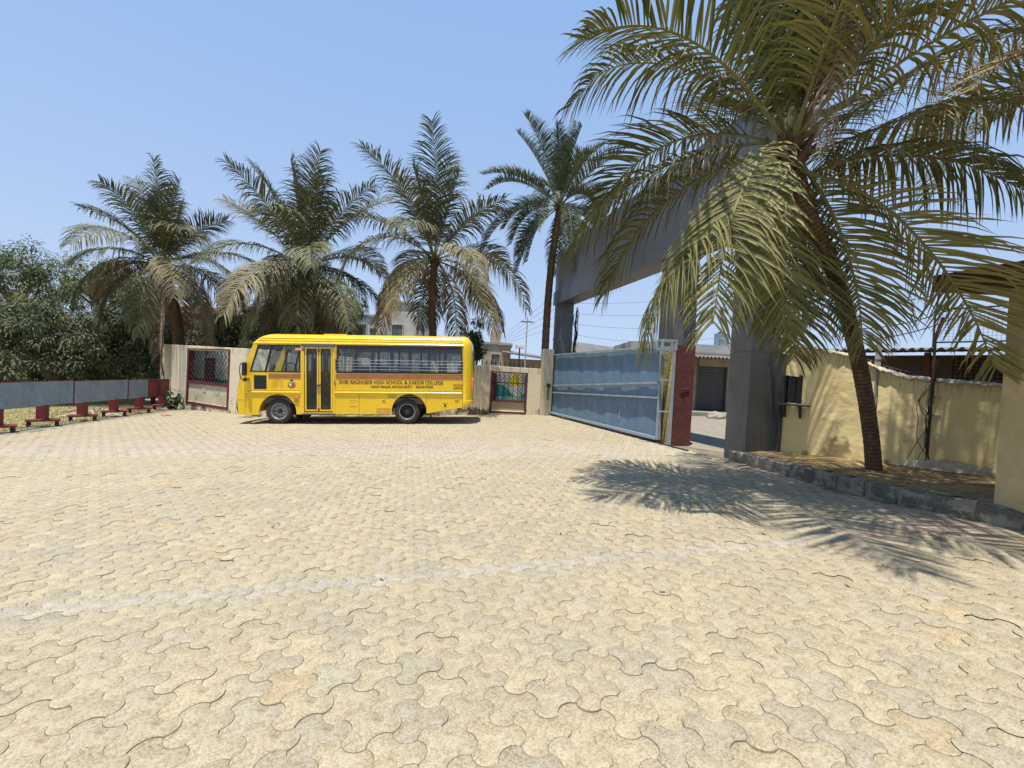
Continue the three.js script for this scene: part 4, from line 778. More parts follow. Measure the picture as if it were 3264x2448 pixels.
// ------------------------------------------------------------------ palms
// one frond: a tapering midrib with two rows of folded, drooping leaflets
function frondGeo(curvePts, o) {
  const r = rngOf(o.seed), curve = new THREE.CatmullRomCurve3(curvePts), Lf = curve.getLength(), pos = [], colr = [], idx = [];
  const push = (p, c) => { pos.push(p.x, p.y, p.z); colr.push(c[0], c[1], c[2]); return pos.length / 3 - 1; };
  const nR = o.ribSeg || 18, up0 = o.up || V(0, 1, 0), ribC = o.ribColor || [0.20, 0.19, 0.06];
  const frameAt = (t) => { const P = curve.getPointAt(t), T = curve.getTangentAt(t); let S = new THREE.Vector3().crossVectors(T, up0); if (S.lengthSq() < 0.02) S.set(1, 0, 0.2); S.normalize(); const tw = (o.twist || 0) * t; S.applyAxisAngle(T, tw); const U = new THREE.Vector3().crossVectors(S, T).normalize(); return [P, T, S, U]; };
  let prev = null;
  for (let i = 0; i <= nR; i++) {
    const t = i / nR, [P, T, S, U] = frameAt(Math.min(t, 0.999)), rad = (o.ribR || 0.028) * Math.pow(1 - t, 0.9) + 0.004, ring = [];
    for (let k = 0; k < 4; k++) { const a = k * PI / 2 + PI / 4, w = t < 0.08 ? 1.7 : 1; ring.push(push(P.clone().addScaledVector(S, Math.cos(a) * rad * w).addScaledVector(U, Math.sin(a) * rad * 0.7), ribC)); }
    if (prev) for (let k = 0; k < 4; k++) { const l = (k + 1) % 4; idx.push(prev[k], prev[l], ring[l], prev[k], ring[l], ring[k]); }
    prev = ring;
  }
  const n = o.n || 80, seg = o.seg || 4, ll = o.leaf || 0.8, t0 = o.t0 ?? 0.16, g0 = o.green || [0.085, 0.105, 0.022], g1 = o.dust || [0.19, 0.185, 0.075], tipC = o.tip || [0.26, 0.20, 0.09];
  const G = V(0, -1, 0);
  for (let i = 0; i < n; i++) for (const s of [-1, 1]) {
    if (r() < (o.gaps || 0.03)) continue;
    const t = clamp(mix(t0, 0.995, (i + r() * 0.8) / n), 0, 0.998), [P, T, S, U] = frameAt(t);
    const lenK = (0.5 + 0.5 * smooth(0.0, 0.35, (t - t0) / (1 - t0))) * mix(1, 0.42, smooth(0.6, 1, t)) * (0.86 + 0.24 * r());
    const len = ll * lenK, fw = mix(0.42, 0.92, t * t) + (r() - 0.5) * 0.36;
    const d = S.clone().multiplyScalar(s * Math.cos(fw)).addScaledVector(T, Math.sin(fw)).addScaledVector(U, (o.lift ?? 0.28) + (r() - 0.5) * 0.28).normalize();
    const droop = (o.droop ?? 0.5) * (0.6 + 0.8 * r()), w = (o.width || 0.034) * (0.75 + 0.5 * r()) * (0.6 + 0.4 * lenK);
    const mixv = clamp(r() * 0.9 + (o.age || 0) * 0.5, 0, 1), c0 = g0.map((q, k) => mix(q, g1[k], mixv)), bend = r() < (o.broken || 0.06) ? 0.35 + 0.4 * r() : 2;
    const p = P.clone().addScaledVector(U, 0.006); let N = U.clone().addScaledVector(S, -s * 0.35).normalize();
    let row = null;
    for (let k = 0; k <= seg; k++) {
      const q = k / seg, ww = w * [0.55, 1, 0.86, 0.55, 0.3, 0.15, 0][seg === 4 ? [0, 1, 2, 3, 6][k] : [0, 1, 3, 6][k]];
      const W = new THREE.Vector3().crossVectors(d, N).normalize(); if (W.lengthSq() < 0.5) W.copy(T);
      N.crossVectors(W, d).normalize();
      const cc = c0.map((x, m) => mix(x, tipC[m], q > 0.7 ? (q - 0.7) * 1.6 * (0.4 + 0.6 * ((i * 37 + 11) % 10) / 10) : 0));
      const cur = k === seg ? [push(p, cc)] : [push(p.clone().addScaledVector(W, ww / 2), cc), push(p.clone().addScaledVector(N, -ww * 0.28), cc), push(p.clone().addScaledVector(W, -ww / 2), cc)];
      if (row) { if (cur.length === 3) for (let m = 0; m < 2; m++) idx.push(row[m], row[m + 1], cur[m + 1], row[m], cur[m + 1], cur[m]); else idx.push(row[0], row[1], cur[0], row[1], row[2], cur[0]); }
      row = cur;
      p.addScaledVector(d, len / seg);
      d.addScaledVector(G, droop * (0.35 + q) * (q > bend - 0.15 && q < bend + 0.25 ? 5 : 1) * 0.5).normalize();
    }
  }
  const g = new THREE.BufferGeometry(); g.setAttribute('position', new THREE.Float32BufferAttribute(pos, 3)); g.setAttribute('color', new THREE.Float32BufferAttribute(colr, 3)); g.setIndex(idx); g.computeVertexNormals();
  return g;
}
function arc(az, el, L, sag, r, n = 10) {
  const a = az * PI / 180, e = el * PI / 180, d = V(Math.cos(a) * Math.cos(e), Math.sin(e), Math.sin(a) * Math.cos(e)), p = d.clone().multiplyScalar(0.06), out = [p.clone()], side = V(-Math.sin(a), 0, Math.cos(a));
  const sway = r ? (r() - 0.5) * 0.25 : 0;
  for (let i = 1; i <= n; i++) { p.addScaledVector(d, L / n); out.push(p.clone()); d.y -= sag * 0.30 * (0.35 + i / n); d.addScaledVector(side, sway * 0.12); d.normalize(); }
  return out;
}
function palmTrunk(pts, r0, r1, ringStep, seed) {
  const c = new THREE.CatmullRomCurve3(pts), L = c.getLength(), n = Math.round(L / 0.022), rad = 14, pos = [], idx = [], uv = [], r = rngOf(seed), ph = Array.from({ length: 5 }, () => r() * 6);
  for (let i = 0; i <= n; i++) {
    const t = i / n, P = c.getPointAt(t), T = c.getTangentAt(t), S = V(0, 0, 1).cross(T).normalize(), B = T.clone().cross(S), s = t * L, f = (s / ringStep) % 1;
    const base = mix(r0, r1, Math.pow(t, 0.75)) + 0.10 * r0 * Math.exp(-s / 0.14) * 3.2, ridge = 0.035 * base * (1 - Math.abs(f - 0.25) * 2) + (f < 0.14 ? 0.03 * base : 0);
    for (let k = 0; k <= rad; k++) { const a = k / rad * PI * 2, w = base + ridge + 0.02 * base * Math.sin(a * 3 + ph[0] + s * 1.3) + 0.012 * base * Math.sin(a * 7 + s * 9); const q = P.clone().addScaledVector(S, Math.cos(a) * w).addScaledVector(B, Math.sin(a) * w); pos.push(q.x, q.y, q.z); uv.push(k / rad * 1.0, s); }
    if (i) for (let k = 0; k < rad; k++) { const a = (i - 1) * (rad + 1) + k; idx.push(a, a + 1, a + rad + 2, a, a + rad + 2, a + rad + 1); }
  }
  const g = new THREE.BufferGeometry(); g.setAttribute('position', new THREE.Float32BufferAttribute(pos, 3)); g.setAttribute('uv', new THREE.Float32BufferAttribute(uv, 2)); g.setIndex(idx); g.computeVertexNormals(); return g;
}
const tRing = tex(256, 256, (u, v) => { const b = fbm(u, v, 8, 5), l = smooth(0.5, 0.72, fbm(v, u, 16, 4)), k = Math.pow(Math.abs(Math.sin(v * PI * 16)), 6); const c = [176 + (b - 0.5) * 120, 152 + (b - 0.5) * 110, 122 + (b - 0.5) * 95]; return c.map((q, i) => mix(q * (1 - 0.3 * k), [206, 198, 178][i], l * 0.35)); });
M.palmBark = mat([0.30, 0.26, 0.22], { map: tRing, bumpMap: rep(tLump, 3), bumpScale: 0.02, roughness: 0.95 });

function palm(label, base, crown, mid, r0, r1, fronds, seed, opt = {}) {
  const o = thing('palm_tree', label, 'palm', base, 0, 'palms round the yard'), rel = V(crown[0] - base[0], crown[1] - base[1], crown[2] - base[2]), r = rngOf(seed);
  part(o, 'trunk', palmTrunk([V(0, -0.25, 0), ...mid.map((m) => V(...m)), rel.clone().add(V(0, 0.02, 0))], r0, r1, opt.ring || 0.11, seed), M.palmBark);
  const heart = [];
  for (let k = 0; k < 16; k++) { const a = k * 2.4, e = 0.5 + 0.9 * (k / 16); heart.push(rod(V(Math.cos(a) * r1 * 0.6, -0.28 + 0.02 * k, Math.sin(a) * r1 * 0.6), V(Math.cos(a) * (r1 * 0.8 + 0.26 * Math.cos(e)), 0.02 + 0.24 * Math.sin(e) * r(), Math.sin(a) * (r1 * 0.8 + 0.26 * Math.cos(e))), 0.05 * (opt.k || 1), 0.016, 6)); }
  const h = part(o, 'crown_sheath', metricUV(join(heart)), M.fibre); h.position.copy(rel);
  fronds.forEach((f, i) => {
    const pts = f.pts ? f.pts.map((p) => V(...p)) : arc(f.az, f.el, f.L, f.sag, r, 10);
    const m = part(o, 'frond', frondGeo(pts, { seed: seed * 100 + i, n: opt.n || 60, seg: opt.seg || 3, leaf: opt.leaf || 0.9, ...opt.style, ...f.style }), f.dead ? M.dryLeaf : M.leaf);
    m.position.copy(rel);
  });
  return o;
}
const DEAD = { green: [0.16, 0.105, 0.06], dust: [0.29, 0.22, 0.14], tip: [0.28, 0.19, 0.11], ribColor: [0.22, 0.13, 0.07], droop: 2.2, lift: -0.1, gaps: 0.14, width: 0.026 };
// coconut palms behind the wall
function wildFronds(n, seed, L, oldest = -35) {
  const r = rngOf(seed), out = [];
  for (let i = 0; i < n; i++) {
    const q = i / n, el = mix(85, oldest, Math.pow(q, 0.98)) + (r() - 0.5) * 16;
    out.push({ az: i * 137.5 + r() * 30, el, L: L * (0.85 + 0.34 * r()) * (q < 0.08 ? 0.9 : 1), sag: mix(0.10, 1.25, q) * (0.6 + 0.9 * r()), style: { ...(q > 0.5 && r() < 0.6 ? { green: [0.125, 0.11, 0.042], dust: [0.30, 0.25, 0.125] } : {}), age: q * 0.9 - 0.25, droop: mix(0.8, 3.2, q) * (0.55 + 0.9 * r()), twist: (r() - 0.5) * 1.6, lift: mix(0.35, 0.0, q), broken: 0.12, gaps: 0.05 + 0.08 * r() } });
  }
  return out;
}
const FAR = { n: 84, seg: 4, leaf: 1.28, style: { width: 0.046, ribR: 0.035, green: [0.032, 0.052, 0.012], dust: [0.15, 0.145, 0.05] } };
palm('stout coconut palm with a withered frond hanging over the wide wall opening', [-16.05, -0.75, -20.9], [-16.25, 5.75, -20.4], [[0.35, 2.6, 0.05], [0.2, 4.6, 0.2]], 0.27, 0.20,
  [...wildFronds(27, 101, 4.1), { az: 170, el: 8, L: 3.6, sag: 1.05, dead: true, style: DEAD }, { pts: [[0.2, -0.1, 0.3], [0.6, -0.1, 0.7], [0.85, -1.1, 1.05], [0.92, -2.6, 1.2], [1.02, -4.0, 1.25], [1.2, -5.0, 1.25]], dead: true, style: { ...DEAD, leaf: 0.95, droop: 5.0, n: 110, width: 0.05, lift: -0.3, green: [0.10, 0.07, 0.045], dust: [0.2, 0.15, 0.10] } }, { az: 60, el: -40, L: 2.6, sag: 1.2, dead: true, style: DEAD }, { az: 10, el: 0, L: 3.4, sag: 1.1, dead: true, style: DEAD }], 7, FAR);
palm('coconut palm with upright fan of fronds and orange blossom behind the bus cab', [-8.80, -0.5, -19.1], [-8.90, 5.5, -18.6], [[-0.06, 2.5, 0.1], [-0.06, 4.5, 0.3]], 0.25, 0.19,
  [...wildFronds(32, 211, 4.4, -50), { az: 95, el: 20, L: 2.6, sag: 1.5, style: { age: 1.2, droop: 1.4, green: [0.14, 0.12, 0.05] } }, { az: 15, el: -20, L: 3.2, sag: 0.9, dead: true, style: DEAD }, { az: 140, el: -10, L: 3.0, sag: 1.2, dead: true, style: DEAD }], 8, FAR);
palm('slender coconut palm rising behind the bus tail with folded brown frond', [-3.40, -0.3, -19.0], [-3.45, 6.1, -18.4], [[0.0, 2.4, 0.05], [-0.12, 4.6, 0.3]], 0.19, 0.14,
  [...wildFronds(24, 337, 4.3, -30), { pts: [[-0.1, 0, 0.2], [-0.35, -0.2, 0.65], [-0.3, -0.75, 0.8], [0.15, -1.5, 0.8], [0.3, -1.95, 0.75]], dead: true, style: { ...DEAD, leaf: 0.7 } }, { az: 35, el: -5, L: 3.6, sag: 0.8, style: { age: 1.5, droop: 1.3, green: [0.13, 0.12, 0.04], dust: [0.26, 0.23, 0.10] } }], 9, FAR);
palm('tall dark royal palm standing behind the far gate column', [1.38, 0, -18.9], [1.62, 8.75, -18.9], [[-0.05, 3, 0], [0.0, 6, 0]], 0.17, 0.14,
  wildFronds(30, 419, 3.5, -45).map((f) => ({ ...f, style: { ...f.style, lift: 0.9, green: [0.04, 0.062, 0.018], dust: [0.085, 0.10, 0.045], age: 0 } })), 10, { n: 100, seg: 3, leaf: 0.8, style: { width: 0.04, ribR: 0.03 }, ring: 0.3 });
// the leaning palm on the footpath
const NEAR = { n: 92, seg: 4, leaf: 1.0, style: { width: 0.032, ribR: 0.026, broken: 0.2, gaps: 0.1, green: [0.042, 0.072, 0.011], dust: [0.24, 0.22, 0.065] } };
{
  const F = (az, el, L, sag, style = {}, dead) => ({ az, el, L, sag, style, dead });
  const list = [
    { pts: [[0, 0, 0], [-0.31, -0.02, 0.15], [-0.6, -0.44, 0.35], [-0.89, -1.03, 0.55], [-1.02, -1.64, 0.65], [-1.06, -2.17, 0.65]], style: { droop: 0.9, lift: 0.05, age: 1.0 } },
    { pts: [[0, 0, 0], [-0.17, -0.1, 0.05], [-0.63, -0.46, 0.15], [-1.15, -1.2, 0.25], [-1.53, -1.83, 0.25], [-1.65, -2.39, 0.25]], style: { droop: 2.4, lift: -0.1, age: 1.1 } },
    { pts: [[0, 0, 0], [-0.17, 0.09, -0.05], [-0.79, 0.07, -0.25], [-1.51, -0.16, -0.45], [-2.1, -0.58, -0.65], [-2.51, -1.21, -0.75]], style: { droop: 2.6, lift: -0.1, age: 0.8 } },
    { pts: [[0, 0, 0], [-0.13, 0.3, -0.05], [-0.69, 0.93, -0.35], [-1.36, 1.37, -0.65], [-2.05, 1.39, -0.85], [-2.54, 0.9, -0.95]], style: { droop: 1.7, lift: 0.05, age: 0.3 } },
    { pts: [[0, 0, 0], [0.17, -0.29, 0.05], [0.57, -0.16, 0.15], [1.01, -0.14, 0.25], [1.54, -0.28, 0.45], [2.13, -0.67, 0.65]], style: { droop: 2.2, lift: 0, age: 0.5 } },
    { pts: [[0, 0, 0], [0.15, -0.05, 0.05], [0.8, 0.22, -0.05], [1.63, 0.59, -0.15], [2.34, 0.75, -0.15], [3.18, 0.75, -0.15]], style: { droop: 2.8, lift: -0.1, age: 0.7 } },
    { pts: [[0, 0, 0], [0.11, 0.1, 0.05], [0.91, 0.63, -0.15], [1.6, 1.19, -0.35], [2.47, 1.67, -0.45], [3.4, 1.87, -0.45]], style: { droop: 1.9, lift: 0, age: 0.4 } },
    { pts: [[0, 0, 0], [-0.03, 0.34, 0.0], [-0.13, 0.99, 0.05], [-0.24, 1.62, 0.1], [-0.28, 2.35, 0.15]], style: { droop: 0.3 } },
    { pts: [[0, 0, 0], [0.05, 0.31, 0.05], [0.2, 0.99, 0.15], [0.43, 1.48, 0.25], [0.94, 1.77, 0.35]], style: { droop: 0.5, age: 0.4 } },
    { pts: [[0, 0, 0], [0.14, -0.35, -0.15], [0.22, -0.95, -0.35], [0.30, -1.6, -0.45], [0.40, -2.15, -0.5]], style: { droop: 1.2, leaf: 0.7, green: [0.08, 0.10, 0.018], age: 0.3 } },
    { pts: [[0, 0, 0], [-0.08, 0.36, -0.05], [-0.4, 1.1, -0.05], [-0.71, 1.72, -0.05], [-1.01, 2.19, -0.05]], style: { droop: 0.5 } },
    { pts: [[0, 0, 0], [0.17, -0.27, 0.05], [0.46, -0.47, 0.25], [0.85, -0.79, 0.4], [1.37, -1.38, 0.5], [1.81, -2.0, 0.5], [2.1, -2.48, 0.45]], style: { droop: 0.35, lift: 0.15, age: 1.2 } },
    F(20, 58, 3.0, 0.55, { droop: 0.7, age: 0.5 }), F(72, 40, 3.4, 0.5, { droop: 1.2, age: 0.6 }), F(100, 46, 3.2, 0.5, { droop: 1.0, age: 0.4 }), F(44, 36, 3.4, 0.55, { droop: 1.3, age: 0.7 }), F(95, 78, 2.6, 0.25, { droop: 0.5, age: 0.3 }), F(60, 66, 2.8, 0.5, { droop: 0.8, age: 0.6 }), F(222, 34, 3.0, 0.8, { droop: 0.8 }), F(268, 52, 3.0, 0.5, { droop: 0.5 }), F(312, 44, 3.1, 0.6, { droop: 0.7 }), F(225, 72, 2.8, 0.2, { droop: 0.3 }),
    F(205, -5, 2.8, 0.8, { droop: 2.2, age: 0.3 }), F(296, -22, 2.6, 1.0, { droop: 1.6 }), F(345, -38, 2.6, 0.7, { droop: 0.9, age: 0.5 }), F(310, -48, 2.6, 0.7, { droop: 0.9 }), F(170, 48, 3.0, 0.7, { droop: 0.8 }),
    { pts: [[0.05, 0.1, 0.1], [0.18, 0.7, 0.3], [0.28, 1.35, 0.45], [0.16, 1.25, 0.6], [0.02, 0.7, 0.68], [-0.06, 0.1, 0.7], [-0.02, -0.35, 0.68]], dead: true, style: { ...DEAD, leaf: 0.5, n: 60 } },
  ];
  palm('big leaning coconut palm on the footpath shading the gate columns', [5.55, gh(5.55) + FP, -6.68], [3.10, 4.35, -5.25], [[-0.2, 0.55, 0.10], [-0.72, 1.7, 0.40], [-1.46, 2.75, 0.84], [-2.05, 3.35, 1.18]], 0.104, 0.088, list, 11, { ...NEAR, k: 1.2, ring: 0.075 });
  // its neighbour behind the guard house, only fronds in view
  palm('coconut palm behind the guard house with yellowing fronds over its canopy', [9.6, 0.4, -6.9], [8.1, 5.6, -5.6], [[-0.4, 2, 0.4], [-1.0, 4, 0.9]], 0.18, 0.13,
    [F(176, 26, 3.4, 0.8, { droop: 1.1, age: 1.2, dust: [0.34, 0.24, 0.05] }), F(192, 12, 3.2, 0.9, { droop: 1.3, age: 0.8 }), F(160, 44, 3.2, 0.6, { age: 1.0, dust: [0.34, 0.24, 0.05] }), F(215, 30, 3, 0.8), F(140, 5, 3, 1), F(180, 70, 3, 0.3), F(250, 40, 3, 0.7), F(100, 30, 3, 0.8), F(20, 40, 3, 0.7), F(320, 30, 3, 0.8), F(60, 60, 3, 0.4)], 12, { ...NEAR, n: 80, seg: 3 });
}

// ------------------------------------------------------------------ broadleaf trees
function leafCrown(o) {
  const r = rngOf(o.seed), pos = [], co = [], idx = [], d = V(), s = V(), n = V();
  const gauss = () => (r() + r() + r() - 1.5) / 1.5;
  for (let c = 0; c < o.clumps; c++) {
    const th = r() * PI * 2, cz = mix(-0.55, 1, r()), q = Math.pow(r(), 0.45), sr = Math.sqrt(1 - cz * cz);
    const lump = 1 + 0.28 * Math.sin(th * 3 + o.seed) * Math.sin(cz * 4 + o.seed * 2) + (r() - 0.5) * 0.22;
    const C = V(Math.cos(th) * sr * o.rx * q * lump, cz * o.ry * q * lump, Math.sin(th) * sr * o.rz * q * lump), cr = o.clump * (0.7 + 0.6 * r()), yellow = r() < (o.blossom || 0), tone = 0.75 + 0.5 * r();
    for (let k = 0; k < o.leaves; k++) {
      d.set(gauss(), gauss() * 0.8, gauss()); const P = C.clone().addScaledVector(d, cr);
      const dir = d.clone().normalize().add(V((r() - 0.5) * 0.8, -0.35 - 0.5 * r(), (r() - 0.5) * 0.8)).normalize();
      n.set(r() - 0.5, 1.2, r() - 0.5).normalize(); s.crossVectors(dir, n).normalize(); n.crossVectors(s, dir);
      const L = o.len * (0.7 + 0.6 * r()), w = L * (o.aspect || 0.28), m = r(), base = yellow ? [0.30, 0.23, 0.05] : o.green.map((g, i) => mix(g, o.dust[i], m * m)), cc = base.map((g) => g * tone);
      const b = pos.length / 3;
      for (const v of [P, P.clone().addScaledVector(dir, L * 0.45).addScaledVector(s, w / 2).addScaledVector(n, w * 0.2), P.clone().addScaledVector(dir, L).addScaledVector(n, -L * 0.12), P.clone().addScaledVector(dir, L * 0.45).addScaledVector(s, -w / 2).addScaledVector(n, w * 0.2)]) { pos.push(v.x, v.y, v.z); co.push(...cc); }
      idx.push(b, b + 1, b + 2, b, b + 2, b + 3);
    }
  }
  const g = new THREE.BufferGeometry(); g.setAttribute('position', new THREE.Float32BufferAttribute(pos, 3)); g.setAttribute('color', new THREE.Float32BufferAttribute(co, 3)); g.setIndex(idx); g.computeVertexNormals(); return g;
}
function broadTree(name, label, base, cy, o, group) {
  const t = thing(name, label, 'tree', base, 0, group), r = rngOf(o.seed + 500), rods = [], fork = cy - o.ry * 0.75;
  rods.push(rod(V(0, -0.3, 0), V(0.12, fork, 0.05), o.trunk, o.trunk * 0.75, 9));
  for (let k = 0; k < 7; k++) { const a = k * 2.4 + r(), e = V(Math.cos(a) * o.rx * 0.55, cy + o.ry * (r() - 0.25) * 0.7, Math.sin(a) * o.rz * 0.55), m = V(0.12, fork, 0.05).lerp(e, 0.5).add(V((r() - 0.5) * 0.5, 0.1, (r() - 0.5) * 0.5)); rods.push(rod(V(0.12, fork - 0.1, 0.05), m, o.trunk * 0.5, o.trunk * 0.34, 7), rod(m, e, o.trunk * 0.34, o.trunk * 0.12, 6)); }
  part(t, 'trunk', metricUV(join(rods)), M.treeBark);
  part(t, 'crown', leafCrown(o), M.treeLeaf).position.y = cy;
}
const MANGO = { clump: 0.55, leaves: 130, len: 0.2, green: [0.045, 0.066, 0.016], dust: [0.165, 0.175, 0.068] };
broadTree('mango_tree', 'dark mango tree with yellow blossom sprays beyond the barricades', [-25.6, -1.0, -22.5], 2.9, { ...MANGO, seed: 31, rx: 3.4, ry: 2.4, rz: 2.6, clumps: 190, trunk: 0.26, blossom: 0.10 });
broadTree('mango_tree', 'low spreading mango tree with pale young leaves behind the long barricade', [-20.9, -0.9, -20.2], 2.55, { ...MANGO, seed: 32, rx: 2.5, ry: 1.9, rz: 1.9, clumps: 120, trunk: 0.2, green: [0.05, 0.072, 0.022], dust: [0.16, 0.17, 0.09] });
broadTree('mango_tree', 'dense dusty mango tree between low mango tree and stout palm', [-19.6, -0.85, -23.4], 2.9, { ...MANGO, seed: 33, rx: 3.1, ry: 2.4, rz: 2.4, clumps: 190, trunk: 0.24 });
broadTree('mango_tree', 'small mango tree with forked trunk beside the maroon barricade', [-17.3, -0.8, -21.4], 1.8, { ...MANGO, seed: 34, rx: 1.5, ry: 1.3, rz: 1.2, clumps: 60, trunk: 0.11 });
broadTree('mango_tree', 'mango tree above the wide barred opening behind the stout palm', [-14.6, -0.7, -24.2], 3.2, { ...MANGO, seed: 35, rx: 2.6, ry: 2.0, rz: 2.0, clumps: 130, trunk: 0.2 });
broadTree('mango_tree', 'tall dark mango tree behind the bus cab and upright palm', [-11.9, -0.6, -25.5], 4.9, { ...MANGO, seed: 36, rx: 2.9, ry: 3.0, rz: 2.2, clumps: 200, trunk: 0.24, dust: [0.085, 0.095, 0.05] });
broadTree('mango_tree', 'dark mango tree in the second row behind the low spreading mango', [-24.6, -1.0, -27.0], 2.4, { ...MANGO, seed: 37, rx: 3.6, ry: 2.4, rz: 2, clumps: 150, trunk: 0.22 });
broadTree('mango_tree', 'dark mango tree at the far corner of the lawn', [-30.8, -1.0, -26.5], 2.6, { ...MANGO, seed: 38, rx: 3.6, ry: 2.6, rz: 2, clumps: 150, trunk: 0.22 });
for (const [x, z, y, rx, ry, seed, lab] of [[-39, -35, 7.6, 4.2, 3.3, 41, 'tall feathery pale green tree above the blossoming mango'], [-33.2, -36, 7.6, 4.0, 2.4, 42, 'wide feathery pale green tree above the dusty mango'], [-43, -32, 5, 5, 4, 43, 'feathery green tree at the far end of the lawn']])
  broadTree('feathery_tree', lab, [x, -1, z], y, { clump: 0.85, leaves: 60, len: 0.30, green: [0.085, 0.125, 0.035], dust: [0.19, 0.215, 0.085], seed, rx, ry, rz: 3, clumps: 130, trunk: 0.22 });
broadTree('mast_tree', 'narrow drooping mast tree just behind the bus tail', [-1.78, -0.1, -20.2], 2.75, { clump: 0.17, leaves: 60, len: 0.24, aspect: 0.22, green: [0.05, 0.10, 0.02], dust: [0.10, 0.16, 0.04], seed: 51, rx: 0.34, ry: 1.25, rz: 0.34, clumps: 34, trunk: 0.05 });
{ // hedge put in to cover the bright sunlit ground beyond the lawn
  const t = thing('added_hedge', 'long dark row of foliage added to cover bright ground behind the mango trunks', 'added_hedge', [-25, -1.0, -29.5]);
  part(t, 'foliage', leafCrown({ ...MANGO, leaves: 90, clumps: 330, seed: 61, rx: 10.5, ry: 1.5, rz: 0.9, len: 0.22 }), M.treeLeaf).position.y = 1.0;
  part(t, 'stem', join(Array.from({ length: 14 }, (_, i) => rod(V(-9 + i * 1.4, -0.2, 0), V(-9 + i * 1.4 + 0.2, 1.2, 0.1), 0.05, 0.02, 5))), M.treeBark);
}
{ // milkweed shrub by the wall foot
  const t = thing('shrub', 'leafy green shrub between maroon barricade and cream wall', 'shrub', [-14.0, gh(-14.0), -18.35]), r = rngOf(71), st = [];
  const leafG = () => { const L = 0.2 + r() * 0.1, s = new THREE.SphereGeometry(0.5, 8, 6).scale(0.5 * L * 1.2, 0.012, L); return s; };
  for (let k = 0; k < 7; k++) { const a = r() * 6.3, h = 0.5 + r() * 0.9, e = V(Math.cos(a) * 0.35, h, Math.sin(a) * 0.25); st.push(rod(V(Math.cos(a) * 0.08, -0.05, Math.sin(a) * 0.08), e, 0.018, 0.009, 5)); for (let j = 0; j < 7; j++) { const q = 0.3 + 0.7 * j / 7, b = r() * 6.3, lf = leafG(); lf.translate(0, 0, 0.13); part(t, 'leaf', at(lf, e.x * q, h * q, e.z * q, 0.2 + r() * 1.1, b, (r() - 0.5)), j % 2 ? M.shrubA : M.shrubB); } }
  part(t, 'stem', join(st), M.treeBark);
}
